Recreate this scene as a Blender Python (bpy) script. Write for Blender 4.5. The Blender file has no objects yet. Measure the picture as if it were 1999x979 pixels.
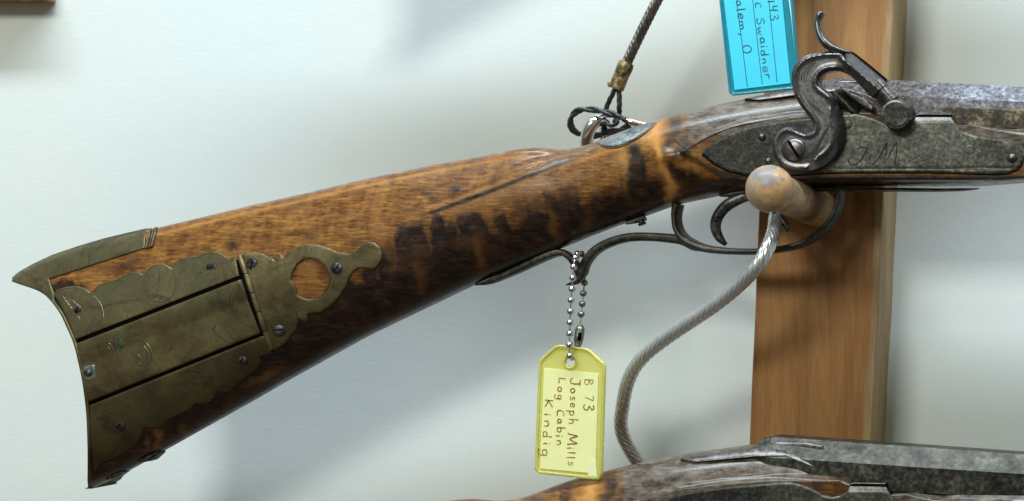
import bpy, math, random
import numpy as np
from mathutils import Vector, Matrix
from mathutils.geometry import delaunay_2d_cdt
random.seed(4); rng = np.random.RandomState(7)
sc = bpy.context.scene
COL = sc.collection

# ------------------------------------------------------------------ camera
# S0: metres per photo pixel on the wall.  Camera stands CD pixels in front of the wall,
# straight out from the wall point (FX, FY); an off-centre crop is a lens shift.
S0 = 0.0003; CD = 2600.0; FX, FY = 2250.0, 560.0
RC = 230.0                      # rifle's centre plane, pixels out from the wall
KC = (1-RC/CD)*S0
cam_d = bpy.data.cameras.new('camera'); cam = bpy.data.objects.new('camera', cam_d); COL.objects.link(cam)
cam.location = (0, -CD*S0, 0); cam.rotation_euler = (math.radians(90), 0, 0)
cam_d.sensor_width = 36; cam_d.lens = 36*CD/1999.0
cam_d.shift_x = (999.5-FX)/1999.0; cam_d.shift_y = (FY-489.5)/1999.0
cam_d.clip_start = 0.01; cam_d.clip_end = 50
sc.camera = cam
sc.view_settings.view_transform = 'Standard'; sc.view_settings.look = 'None'
sc.view_settings.exposure = 0; sc.view_settings.gamma = 1

# ------------------------------------------------------------------ light: a dim room, a tube over the rack, a ceiling panel in the room
w = bpy.data.worlds.new('World'); sc.world = w; w.use_nodes = True
bg = w.node_tree.nodes['Background']; bg.inputs[1].default_value = 0.25
_tc = w.node_tree.nodes.new('ShaderNodeTexCoord'); _sp = w.node_tree.nodes.new('ShaderNodeSeparateXYZ'); _rp = w.node_tree.nodes.new('ShaderNodeValToRGB'); _mr = w.node_tree.nodes.new('ShaderNodeMapRange')
w.node_tree.links.new(_tc.outputs['Generated'], _sp.inputs[0]); w.node_tree.links.new(_sp.outputs['Z'], _mr.inputs[0]); _mr.inputs[1].default_value = -1; _mr.inputs[2].default_value = 1
w.node_tree.links.new(_mr.outputs[0], _rp.inputs[0]); w.node_tree.links.new(_rp.outputs[0], bg.inputs[0])
_rp.color_ramp.elements[0].position = .25; _rp.color_ramp.elements[0].color = (.34, .31, .22, 1)     # floor of the room
_rp.color_ramp.elements[1].position = .75; _rp.color_ramp.elements[1].color = (1.02, 1.04, .82, 1)    # pale ceiling
def area(name, loc, target, sx, sy, power, colr):
    l = bpy.data.lights.new(name, 'AREA'); l.shape = 'RECTANGLE'; l.size = sx; l.size_y = sy; l.energy = power; l.color = colr
    o = bpy.data.objects.new(name, l); COL.objects.link(o); o.location = loc
    o.rotation_euler = (Vector(target)-Vector(loc)).to_track_quat('-Z', 'Y').to_euler(); return o
area('tube_light', (-0.22, -0.52, 1.38), (-0.22, 0, 0.0), 1.9, 0.15, 38.0, (0.84, 0.97, 1.05))
area('ceiling_panel', (-0.75, -2.1, 1.15), (-0.35, 0, 0.0), 0.9, 0.40, 24.0, (0.96, 1.0, 0.90))

# ------------------------------------------------------------------ coordinates
def W(px, py, d):               # photo pixel + distance from the wall -> world
    k = (1-d/CD)*S0
    return Vector(((px-FX)*k, -d*S0, -(py-FY)*k))
def R(a, b, e):                 # rifle units: position in its centre plane, e toward the viewer
    return Vector(((a-FX)*KC, -RC*S0-e*KC, -(b-FY)*KC))
def Rn(a, b, e):
    return np.stack([(a-FX)*KC, -RC*S0-e*KC, -(b-FY)*KC], -1)
def unproj(px, py, e):
    f = (CD-e)/CD
    return FX+(px-FX)*f, FY+(py-FY)*f
def sm(x, lo, hi):
    t = np.clip((x-lo)/(hi-lo), 0, 1); return t*t*(3-2*t)

# ------------------------------------------------------------------ object helpers
def prop(o, label=None, cat=None, group=None, kind=None):
    if label: o['label'] = label
    if cat: o['category'] = cat
    if group: o['group'] = group
    if kind: o['kind'] = kind
    return o
def empty(name, loc, label, cat, group=None):
    o = bpy.data.objects.new(name, None); COL.objects.link(o); o.location = loc; o.empty_display_size = 0.02
    return prop(o, label, cat, group)
def mesh(name, verts, faces, mat, parent=None, smooth=True, loc=None, angle=None):
    me = bpy.data.meshes.new(name)
    base = Vector(parent_origin(parent)) if parent else (Vector(loc) if loc else Vector((0, 0, 0)))
    v = np.asarray([tuple(p) for p in verts] if not isinstance(verts, np.ndarray) else verts, float).reshape(-1, 3) - np.array(base)
    me.from_pydata(v.tolist(), [], [tuple(int(i) for i in f) for f in faces]); me.update()
    if mat: me.materials.append(mat)
    if smooth:
        me.polygons.foreach_set('use_smooth', [True]*len(me.polygons))
        if angle: me.set_sharp_from_angle(angle=math.radians(angle))
    o = bpy.data.objects.new(name, me); COL.objects.link(o)
    if parent: o.parent = parent
    else: o.location = base
    return o
def parent_origin(p):
    v = Vector((0, 0, 0))
    while p: v += p.location; p = p.parent
    return v
def catmull(pts, n=8, closed=False):
    P = [np.array(p, float) for p in pts]; out = []; m = len(P)
    rngk = range(m if closed else m-1)
    for i in rngk:
        p0 = P[(i-1) % m] if (closed or i > 0) else 2*P[0]-P[1]
        p1 = P[i]; p2 = P[(i+1) % m]
        p3 = P[(i+2) % m] if (closed or i+2 < m) else 2*P[-1]-P[-2]
        for k in range(n):
            t = k/n
            out.append(0.5*((2*p1)+(-p0+p2)*t+(2*p0-5*p1+4*p2-p3)*t*t+(-p0+3*p1-3*p2+p3)*t**3))
    if not closed: out.append(P[-1])
    return np.array(out)
def tube_geo(path, rad, sides=12, ridges=0, pitch=0.0, depth=0.1, flat=None, closed=False, phase=0.0):
    """path Nx3 world, rad scalar/list; ridges = helical strands; flat=(axis vector, factor)"""
    path = np.asarray(path, float); n = len(path)
    rad = np.full(n, rad) if np.isscalar(rad) else np.interp(np.linspace(0, 1, n), np.linspace(0, 1, len(rad)), rad)
    T = np.gradient(path, axis=0)
    if closed: T = np.roll(path, -1, 0)-np.roll(path, 1, 0)
    T /= np.linalg.norm(T, axis=1)[:, None]+1e-12
    N = np.zeros_like(T); ref = np.array([0, 1, 0.0])
    if abs(T[0] @ ref) > .95: ref = np.array([1.0, 0, 0])
    N[0] = ref-T[0]*(ref @ T[0]); N[0] /= np.linalg.norm(N[0])
    for i in range(1, n):
        v = N[i-1]-T[i]*(N[i-1] @ T[i]); N[i] = v/np.linalg.norm(v)
    B = np.cross(T, N)
    s = np.concatenate([[0], np.cumsum(np.linalg.norm(np.diff(path, axis=0), axis=1))])
    th = np.linspace(0, 2*np.pi, sides, endpoint=False)
    V = []
    for i in range(n):
        r = rad[i]*np.ones(sides)
        if ridges: r = r*(1-depth+depth*np.abs(np.cos(.5*(ridges*(th+2*np.pi*s[i]/pitch)+phase))))
        off = N[i][None]*(np.cos(th)*r)[:, None]+B[i][None]*(np.sin(th)*r)[:, None]
        if flat is not None:
            ax = np.array(flat[0], float); off = off-(off @ ax)[:, None]*ax[None]*(1-flat[1])
        V.append(path[i]+off)
    V = np.concatenate(V); F = []
    m = n if closed else n-1
    for i in range(m):
        j = (i+1) % n
        for k in range(sides):
            k2 = (k+1) % sides
            F.append((i*sides+k, i*sides+k2, j*sides+k2, j*sides+k))
    if not closed:
        F.append(tuple(range(sides))[::-1]); F.append(tuple((n-1)*sides+k for k in range(sides)))
    return V, F
class Bag:
    def __init__(s): s.v = []; s.f = []; s.n = 0
    def add(s, V, F):
        s.v.append(np.asarray(V, float)); s.f += [tuple(i+s.n for i in f) for f in F]; s.n += len(V); return s
    def build(s, name, mat, parent=None, **k): return mesh(name, np.concatenate(s.v), s.f, mat, parent, **k)
def lathe_geo(p0, axis, prof, sides=32):
    """prof list of (distance along axis, radius)"""
    axis = np.array(axis, float); axis /= np.linalg.norm(axis)
    ref = np.array([0, 0, 1.0]) if abs(axis[2]) < .9 else np.array([1.0, 0, 0])
    u = np.cross(axis, ref); u /= np.linalg.norm(u); v = np.cross(axis, u)
    th = np.linspace(0, 2*np.pi, sides, endpoint=False); V = []
    for (t, r) in prof:
        V.append(np.array(p0)+axis*t+(np.cos(th)*r)[:, None]*u+(np.sin(th)*r)[:, None]*v)
    F = []; n = len(prof)
    for i in range(n-1):
        for k in range(sides):
            k2 = (k+1) % sides; F.append((i*sides+k, (i+1)*sides+k, (i+1)*sides+k2, i*sides+k2))
    F.append(tuple(range(sides))); F.append(tuple((n-1)*sides+k for k in range(sides))[::-1])
    return np.concatenate(V), F

def sdf(P, poly):               # signed distance, positive inside
    P = np.asarray(P, float); A = np.asarray(poly, float); Bq = np.roll(A, -1, 0)
    d = np.full(len(P), 1e9); ins = np.zeros(len(P), bool)
    for a, b in zip(A, Bq):
        ab = b-a; t = np.clip(((P-a) @ ab)/(ab @ ab+1e-12), 0, 1)
        d = np.minimum(d, np.linalg.norm(P-a-t[:, None]*ab, axis=1))
        if a[1] != b[1]:
            c = ((a[1] > P[:, 1]) != (b[1] > P[:, 1])) & (P[:, 0] < (b[0]-a[0])*(P[:, 1]-a[1])/(b[1]-a[1])+a[0]); ins ^= c
    return np.where(ins, d, -d)
def resample(poly, step):
    poly = np.asarray(poly, float); out = []
    for a, b in zip(poly, np.roll(poly, -1, 0)):
        n = max(1, int(round(np.linalg.norm(b-a)/step)))
        for k in range(n): out.append(a+(b-a)*k/n)
    return np.array(out)
def relief(name, outline, efront, eback, mat, parent, r=2.0, step=4.0, holes=(), bend=None, smooth_angle=50, frame='screen', back=None):
    """solid plate: outline in photo pixels; efront(a,b) gives the face height, edges rounded by r, walls down to eback"""
    O = resample(outline, min(step, 4)); Hs = [resample(h, min(step, 4)) for h in holes]
    allr = np.concatenate([O]+Hs)
    lo, hi = O.min(0), O.max(0)
    gx, gy = np.meshgrid(np.arange(lo[0], hi[0], step), np.arange(lo[1], hi[1], step)); 
    G = np.stack([gx.ravel(), gy.ravel()], 1)+rng.uniform(-.12, .12, (gx.size, 2))*step
    # ring points just inside the edges for the rounding
    rings = []
    for lp, sg in [(O, 1)]+[(h, 1) for h in Hs]:
        T = np.roll(lp, -1, 0)-np.roll(lp, 1, 0); T /= np.linalg.norm(T, axis=1)[:, None]+1e-9
        Nn = np.stack([-T[:, 1], T[:, 0]], 1)
        for o_ in (r*.3, r):
            for s_ in (-1, 1): rings.append((lp+Nn*o_*s_, o_))
    def D(P):
        d = sdf(P, O)
        for h in Hs: d = np.minimum(d, -sdf(P, h))
        return d
    pts = [allr]
    for Rg, o_ in rings:
        d = D(Rg); pts.append(Rg[d > o_*.75])
    d = D(G); pts.append(G[d > max(r*1.6, step*.4)])
    P = np.concatenate(pts)
    edges = []; s = 0
    for lp in [O]+Hs:
        n = len(lp); edges += [(s+i, s+(i+1) % n) for i in range(n)]; s += n
    res = delaunay_2d_cdt([Vector(p) for p in P], edges, [], 0, 1e-4)
    V2 = np.array([tuple(v) for v in res[0]]); T = np.array([tuple(f) for f in res[2] if len(f) == 3])
    cen = V2[T].mean(1); T = T[D(cen) > 0]
    dist = np.clip(D(V2), 0, None)
    px, py = V2[:, 0].copy(), V2[:, 1].copy(); a, b = px.copy(), py.copy()
    for _ in range(4):
        e = efront(a, b); a, b = unproj(px, py, e)
    e = efront(a, b); q = np.clip(dist/r, 0, 1); e = e-r*(1-np.sqrt(np.clip(1-(1-q)**2, 0, 1)))
    Vf = Rn(a, b, e)
    be = {}
    for t in T:
        for i in range(3):
            k = (t[i], t[(i+1) % 3]); be[k] = 1
    bnd = [(i, j) for (i, j) in be if (j, i) not in be]
    idx = {}; Vb = []; F = [tuple(t) for t in T]
    eb = eback if callable(eback) else (lambda a, b: np.full(np.shape(a), float(eback)))
    for i, j in bnd:
        for q_ in (i, j):
            if q_ not in idx:
                idx[q_] = len(V2)+len(Vb); Vb.append(Rn(a[q_], b[q_], float(eb(a[q_:q_+1], b[q_:q_+1])[0])))
        F.append((j, i, idx[i], idx[j]))
    V = np.concatenate([Vf, np.array(Vb)])
    # orientation: make the first face look at the camera (-Y)
    t = T[0]; nn = np.cross(Vf[t[1]]-Vf[t[0]], Vf[t[2]]-Vf[t[0]])
    if nn[1] > 0: F = [f[::-1] for f in F]
    return mesh(name, V, F, mat, parent, angle=smooth_angle)

# ------------------------------------------------------------------ materials
def mat(name, base=(.5, .5, .5), rough=.5, metal=0.0, **kw):
    m = bpy.data.materials.new(name); m.use_nodes = True
    p = m.node_tree.nodes['Principled BSDF']
    p.inputs['Base Color'].default_value = (*base, 1); p.inputs['Roughness'].default_value = rough; p.inputs['Metallic'].default_value = metal
    for k, v in kw.items(): p.inputs[k.replace('_', ' ')].default_value = v
    return m
class NT:
    def __init__(s, m): s.t = m.node_tree; s.p = s.t.nodes['Principled BSDF']; s.co = None
    def n(s, typ, **kw):
        x = s.t.nodes.new(typ)
        for k, v in kw.items(): setattr(x, k, v)
        return x
    def l(s, a, b): s.t.links.new(a, b)
    def coord(s, scale=(1, 1, 1), rot=(0, 0, 0), src='Object'):
        c = s.n('ShaderNodeTexCoord'); mp = s.n('ShaderNodeMapping'); mp.inputs['Scale'].default_value = scale; mp.inputs['Rotation'].default_value = rot
        s.l(c.outputs[src], mp.inputs[0]); return mp.outputs[0]
    def noise(s, scale, detail=4, rough=.55, vec=None, dist=0):
        x = s.n('ShaderNodeTexNoise'); x.inputs['Scale'].default_value = scale; x.inputs['Detail'].default_value = detail
        x.inputs['Roughness'].default_value = rough; x.inputs['Distortion'].default_value = dist
        s.l(vec if vec is not None else s.coord(), x.inputs['Vector']); return x.outputs['Fac']
    def ramp(s, fac, stops):
        x = s.n('ShaderNodeValToRGB'); e = x.color_ramp.elements
        while len(e) < len(stops): e.new(.5)
        for el, (p, c) in zip(e, stops): el.position = p; el.color = (*c, 1) if len(c) == 3 else c
        s.l(fac, x.inputs[0]); return x.outputs[0]
    def mix(s, f, a, b, mode='MIX'):
        x = s.n('ShaderNodeMix'); x.data_type = 'RGBA'; x.blend_type = mode
        for v, i in ((f, 0), (a, 6), (b, 7)):
            if isinstance(v, (int, float)): x.inputs[i].default_value = v
            elif isinstance(v, tuple): x.inputs[i].default_value = (*v, 1)
            else: s.l(v, x.inputs[i])
        return x.outputs[2]
    def math(s, op, a, b=None, clamp=False):
        x = s.n('ShaderNodeMath'); x.operation = op; x.use_clamp = clamp
        for v, i in ((a, 0), (b, 1)):
            if v is None: continue
            if isinstance(v, (int, float)): x.inputs[i].default_value = v
            else: s.l(v, x.inputs[i])
        return x.outputs[0]
    def rng(s, f, a, b, c, d):
        x = s.n('ShaderNodeMapRange'); s.l(f, x.inputs[0])
        for i, v in enumerate((a, b, c, d)): x.inputs[i+1].default_value = v
        return x.outputs[0]
    def attr(s, name): x = s.n('ShaderNodeAttribute'); x.attribute_name = name; return x
    def bump(s, h, strength, dist, prev=None):
        x = s.n('ShaderNodeBump'); x.inputs['Strength'].default_value = strength; x.inputs['Distance'].default_value = dist
        s.l(h, x.inputs['Height']); 
        if prev is not None: s.l(prev, x.inputs['Normal'])
        s.l(x.outputs[0], s.p.inputs['Normal']); return x.outputs[0]
    def base(s, c): s.l(c, s.p.inputs['Base Color'])
    def rough(s, c): s.l(c, s.p.inputs['Roughness'])
    def metal(s, c): s.l(c, s.p.inputs['Metallic'])

def m_wall():
    m = mat('painted_wall', (.76, .80, .77), .62); t = NT(m)
    n1 = t.noise(5, 3, .5); t.base(t.mix(t.rng(n1, .35, .65, 0, 1), (.80, .835, .81), (.76, .83, .86)))
    n2 = t.noise(420, 3, .5); n3 = t.noise(70, 2, .5); v = t.coord((1, 1, 3.2)); n4 = t.noise(160, 2, .5, v)
    vo = t.n('ShaderNodeTexVoronoi'); vo.inputs['Scale'].default_value = 22; t.l(t.coord(), vo.inputs['Vector'])
    sp = t.rng(vo.outputs['Distance'], .03, .055, .55, 0); lk = t.p.inputs['Base Color'].links[0].from_socket; t.base(t.mix(t.math('MULTIPLY', sp, t.rng(t.noise(9, 2, .5), .5, .6, 0, 1)), lk, (.35, .30, .26)))
    b = t.bump(n3, .13, .0010); b = t.bump(n4, .12, .0004, b); t.bump(n2, .24, .00018, b)
    return m
def m_stock():
    m = mat('stock_wood', (.3, .12, .03), .34); t = NT(m)
    a = t.attr('paint'); sep = t.n('ShaderNodeSeparateColor'); t.l(a.outputs['Color'], sep.inputs[0])
    dark, grey, lite = sep.outputs[0], sep.outputs[1], sep.outputs[2]
    ang = (0, math.radians(-20), 0)
    vg = t.coord((1, 1, 7), ang); g1 = t.noise(130, 6, .62, vg, .6)              # long grain
    vm = t.coord((1, 1, 1.6), ang); mott = t.noise(150, 5, .65, vm)             # mottling
    vs = t.coord((7, 1, 1.1), ang); curl = t.noise(26, 3, .5, vs)               # curl across the grain
    honey = t.ramp(t.math('ADD', t.math('MULTIPLY', g1, .68), t.math('MULTIPLY', mott, .32)), [(.36, (.050, .018, .007)), (.45, (.120, .044, .010)), (.53, (.205, .083, .016)), (.64, (.36, .165, .032))])
    honey = t.mix(t.rng(curl, .42, .62, 0, .38), honey, (.32, .145, .036))
    black = t.ramp(t.math('ADD', t.math('MULTIPLY', g1, .5), t.math('MULTIPLY', mott, .5)), [(.38, (.006, .004, .004)), (.49, (.014, .007, .006)), (.58, (.042, .016, .009)), (.70, (.105, .038, .015))])
    dk = t.math('ADD', dark, t.math('MULTIPLY', t.math('SUBTRACT', mott, .5), .45))
    dk = t.math('ADD', dk, t.math('MULTIPLY', t.math('SUBTRACT', curl, .5), .75))
    dk = t.rng(dk, .08, .72, 0, 1)
    c = t.mix(dk, honey, black)
    mid = t.noise(46, 4, .6, t.coord((1, 1, 1.5), ang)); c = t.mix(t.rng(mid, .50, .66, 0, .5), c, (.075, .028, .012))
    c = t.mix(lite, c, (.55, .26, .07))
    gr = t.ramp(t.math('ADD', t.math('MULTIPLY', mott, .6), t.math('MULTIPLY', g1, .4)), [(.38, (.030, .023, .018)), (.5, (.105, .080, .062)), (.62, (.20, .17, .145))])
    c = t.mix(grey, c, gr)
    sp = t.noise(620, 2, .5); spk = t.rng(sp, .70, .76, 0, .75); c = t.mix(spk, c, (.012, .008, .006))
    vn = t.noise(420, 6, .7, t.coord((1, 1, 3), ang)); c = t.mix(t.rng(vn, .58, .72, 0, .35), c, (.03, .013, .008))
    t.base(c)
    t.rough(t.rng(mott, .3, .7, .20, .46)); t.p.inputs['Coat Weight'].default_value = .26; t.p.inputs['Coat Roughness'].default_value = .18; t.p.inputs['Specular IOR Level'].default_value = .32
    b = t.bump(mott, .22, .0006); b = t.bump(vn, .25, .00025, b); t.bump(g1, .22, .0003, b)
    return m
def m_brass(brown=0.0, name='aged_brass'):
    m = mat(name, (.2, .18, .09), .42, .85); t = NT(m)
    n1 = t.noise(45, 5, .6); n2 = t.noise(300, 4, .6); n3 = t.noise(16, 2, .5); n4 = t.noise(900, 3, .6)
    c = t.ramp(n1, [(.32, (.066, .043, .019)), (.5, (.148, .114, .052)), (.68, (.235, .19, .09))])
    c = t.mix(t.rng(n3, .45, .62, 0, .55), c, (.085, .088, .050))
    c = t.mix(t.rng(n2, .58, .75, 0, .7), c, (.045, .032, .020))
    n5 = t.noise(26, 6, .7, t.coord((1, 1, 1.4)), 1.2); c = t.mix(t.rng(n5, .50, .60, 0, .6), c, (.050, .034, .018))
    n6 = t.noise(420, 5, .6, t.coord((1, 1, 14), (0, .38, 0))); c = t.mix(t.rng(n6, .60, .70, 0, .5), c, (.26, .22, .12))
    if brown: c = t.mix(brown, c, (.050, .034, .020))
    t.base(c); t.rough(t.rng(n2, .3, .7, .38, .60)); t.metal(t.rng(n1, .3, .7, .55, .85))
    b = t.bump(n1, .25, .0010); b = t.bump(n2, .25, .0002, b)
    t.bump(t.noise(500, 3, .6, t.coord((1, 1, 9), (0, .35, 0))), .12, .00012, b); return m
def m_iron(name='dark_iron', c0=(.03, .03, .032), c1=(.12, .12, .12), c2=(.26, .26, .27), r0=.28, r1=.5, sc1=90, sc2=420, bmp=.3, metal=.85):
    m = mat(name, c1, .4, metal); t = NT(m)
    n1 = t.noise(sc1, 5, .65); n2 = t.noise(sc2, 4, .6)
    c = t.ramp(t.math('ADD', t.math('MULTIPLY', n1, .5), t.math('MULTIPLY', n2, .5)), [(.36, c0), (.5, c1), (.63, c2)])
    t.base(c); t.rough(t.rng(n2, .3, .7, r0, r1)); b = t.bump(n1, bmp, .0005); t.bump(n2, bmp, .0002, b); return m
def m_plain(name, c, rough, metal=0, nz=0, scale=300, bmp=0, **kw):
    m = mat(name, c, rough, metal, **kw)
    if nz or bmp:
        t = NT(m); n = t.noise(scale, 4, .6)
        if nz: t.base(t.mix(t.rng(n, .3, .7, 0, 1), tuple(x*(1-nz) for x in c), tuple(min(1, x*(1+nz)) for x in c)))
        if bmp: t.bump(n, bmp, .0003)
    return m
def m_post():
    m = mat('cedar', (.3, .14, .06), .55); t = NT(m)
    v = t.coord((1, 1, .085)); g = t.noise(230, 6, .65, v, .8); g2 = t.noise(38, 4, .55, v, 1.5); k = t.noise(34, 3, .6, t.coord((1, 1, .30)))
    c = t.ramp(t.math('ADD', t.math('MULTIPLY', g, .45), t.math('MULTIPLY', g2, .55)), [(.30, (.24, .098, .030)), (.48, (.37, .165, .050)), (.60, (.46, .22, .070)), (.75, (.54, .29, .10))])
    c = t.mix(t.rng(k, .54, .70, 0, .65), c, (.085, .034, .016))
    c = t.mix(t.rng(t.noise(700, 4, .6, v), .58, .7, 0, .35), c, (.07, .028, .014))
    at = t.attr('sap'); c = t.mix(at.outputs['Fac'], c, t.ramp(g, [(.35, (.30, .19, .085)), (.62, (.47, .32, .16))]))
    t.base(c); b = t.bump(g, .35, .0006); t.bump(t.noise(900, 3, .6, v), .2, .0002, b); return m
def m_peg():
    m = mat('peg_wood', (.5, .3, .14), .5); t = NT(m)
    n = t.noise(60, 5, .6); n2 = t.noise(330, 4, .6); n3 = t.noise(95, 3, .5, t.coord((1, 1, 1.3)))
    c = t.ramp(n, [(.34, (.36, .20, .085)), (.52, (.56, .34, .165)), (.68, (.66, .44, .24))])
    c = t.mix(t.rng(n3, .50, .57, 0, .62), c, (.26, .22, .19))
    c = t.mix(t.rng(n2, .56, .7, 0, .5), c, (.24, .13, .055)); t.base(c)
    t.p.inputs['Coat Weight'].default_value = .3; t.p.inputs['Coat Roughness'].default_value = .3; t.bump(n2, .3, .0003); return m

M_wall, M_stock, M_brass, M_post, M_peg = m_wall(), m_stock(), m_brass(), m_post(), m_peg()
M_iron = m_iron(); M_guard = m_iron('brown_iron', (.022, .021, .019), (.065, .062, .054), (.15, .145, .125), .36, .6)
M_hammer = m_iron('hammer_steel', (.095, .090, .094), (.135, .128, .134), (.18, .172, .18), .27, .38, 60, 500, .04, .9)
M_lock = m_iron('pitted_lock_steel', (.055, .052, .046), (.108, .104, .090), (.225, .225, .195), .32, .5, 150, 520, .2, .8)
def tail_patina(m):             # the plate's tail kept its dark case colour
    t = NT(m); lk = t.p.inputs['Base Color'].links[0].from_socket
    sx = t.n('ShaderNodeSeparateXYZ'); t.l(t.coord(), sx.inputs[0]); x = sx.outputs[0]
    n = t.noise(60, 3, .6); xx = t.math('ADD', x, t.math('MULTIPLY', t.math('SUBTRACT', n, .5), .02))
    f = t.rng(xx, (1650-1300)*KC, (1610-1300)*KC, 0, .80); g = t.rng(xx, (1900-1300)*KC, (1960-1300)*KC, 0, .45)
    t.base(t.mix(t.math('MAXIMUM', f, g), lk, t.mix(1.0, lk, (.28, .28, .30), 'MULTIPLY')))
tail_patina(M_lock)
M_barrel = m_iron('pitted_barrel_steel', (.13, .122, .135), (.21, .208, .24), (.38, .395, .47), .27, .44, 130, 420, .45, .85)
M_rust = m_iron('rusty_steel', (.022, .018, .014), (.07, .055, .038), (.34, .27, .15), .4, .7, 150, 500, .8, .5)
M_breech = m_iron('breech_steel', (.05, .045, .042), (.14, .13, .125), (.27, .25, .245), .3, .5, 60, 400, .4, .8)
M_screw = m_iron('screw_steel', (.02, .02, .022), (.07, .068, .07), (.17, .165, .17), .3, .5, 160, 600, .3)
M_inlay = m_iron('grey_inlay', (.07, .08, .085), (.17, .19, .19), (.32, .35, .35), .3, .5, 70, 400, .4, .7)
M_groove = m_plain('engraved_groove', (.022, .018, .011), .8)
M_groovelit = m_plain('groove_highlight', (.34, .32, .2), .35, .8)  # pale twin lines paint a highlight beside the engraved grooves
M_gap = m_plain('dark_mortise', (.004, .0035, .003), 1.0, Specular_IOR_Level=0.0)
M_chrome = m_plain('chrome', (.80, .78, .80), .20, 1, bmp=.1, scale=200)
M_cable = m_iron('cable_steel', (.66, .68, .72), (.73, .75, .79), (.80, .82, .86), .22, .32, 90, 300, .03, .75)
NT(M_cable).p.inputs['Coat Weight'].default_value = .8
M_cabled = m_iron('dull_cable_steel', (.07, .068, .065), (.20, .19, .18), (.40, .39, .37), .3, .5, 90, 700, .15, .8)
M_wire = m_plain('black_wire', (.045, .045, .05), .4, .4, .4, 900, .3)
M_ferrule = m_iron('brass_ferrule', (.07, .05, .025), (.27, .20, .10), (.55, .45, .27), .25, .5, 120, 500, .5, .8)
M_bead = m_plain('bead_steel', (.62, .62, .64), .22, 1, .15, 500, .1)
M_beadd = m_plain('dark_bead_steel', (.25, .245, .21), .35, .9, .3, 500, .2)  # darker bead steel for the back strand and connector
M_yplas = m_plain('yellow_plastic', (.95, .91, .28), .18, 0, .05, 60, .05, Transmission_Weight=.55, IOR=1.3, Coat_Weight=.6, Coat_Roughness=.1)
M_ypap = m_plain('yellow_paper', (.96, .96, .46), .32, 0, .03, 90, .1, Coat_Weight=.5, Coat_Roughness=.15)
M_bplas = m_plain('blue_plastic', (.03, .42, .58), .16, 0, .1, 60, .05, Transmission_Weight=.45, IOR=1.3, Coat_Weight=.6, Coat_Roughness=.1)
M_bpap = m_plain('cyan_paper', (.03, .68, .95), .45, 0, .03, 90, .1, Coat_Weight=.2, Coat_Roughness=.25)
M_inkb = m_plain('blue_black_ink', (.015, .09, .16), .6)
M_inkr = m_plain('brown_ink', (.24, .085, .012), .6)

# ------------------------------------------------------------------ wall, post, peg
wv = [(-1.6, 0, -.9), (1.0, 0, -.9), (1.0, 0, 1.6), (-1.6, 0, 1.6), (-1.6, .05, -.9), (1.0, .05, -.9), (1.0, .05, 1.6), (-1.6, .05, 1.6)]
prop(mesh('wall', wv, [(0, 1, 2, 3), (5, 4, 7, 6), (1, 5, 6, 2), (4, 0, 3, 7), (3, 2, 6, 7), (4, 5, 1, 0)], M_wall, smooth=False), kind='structure')

def build_post():
    PD = 127
    ys = np.linspace(-1500, 1900, 120); V = []; F = []; sap = []
    for i, y in enumerate(ys):
        wob = .6*math.sin(y*.013)+.5*math.sin(y*.031+1)
        xl = 1498-.0405*y+wob*.6; xr = 1745-.0515*y+wob
        c = 2.2
        L, Rr = W(xl, y, PD), W(xr, y, PD); ux = S0
        sx = [(L.x, 0, 0), (L.x, -(PD-c)*S0, 0), (L.x+c*ux, -PD*S0, 0), (L.x+(Rr.x-L.x)*.25, -PD*S0, 0), (L.x+(Rr.x-L.x)*.5, -PD*S0, 0), (L.x+(Rr.x-L.x)*.75, -PD*S0, 0), (Rr.x-17*ux+wob*3*ux, -PD*S0, 0), (Rr.x-12*ux+wob*3*ux, -PD*S0, 1), (Rr.x-c*ux, -PD*S0, 1), (Rr.x, -(PD-c)*S0, 1), (Rr.x, 0, 1)]
        for (x, yy, s_) in sx: V.append((x, yy, L.z)); sap.append(s_)
        n = len(sx)
        if i:
            for k in range(n-1): F.append(((i-1)*n+k, i*n+k, i*n+k+1, (i-1)*n+k+1))
            F.append(((i-1)*n+n-1, i*n+n-1, i*n, (i-1)*n))
    F.append(tuple(range(n))[::-1]); F.append(tuple((len(ys)-1)*n+k for k in range(n)))
    o = mesh('wooden_post', V, F, M_post, loc=W(1610, 560, 60), angle=35)
    at = o.data.attributes.new('sap', 'FLOAT', 'POINT'); at.data.foreach_set('value', [float(s) for s in sap])
    prop(o, 'reddish brown upright wooden board fixed to the wall behind the rifle lock', 'post')
build_post()

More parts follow.
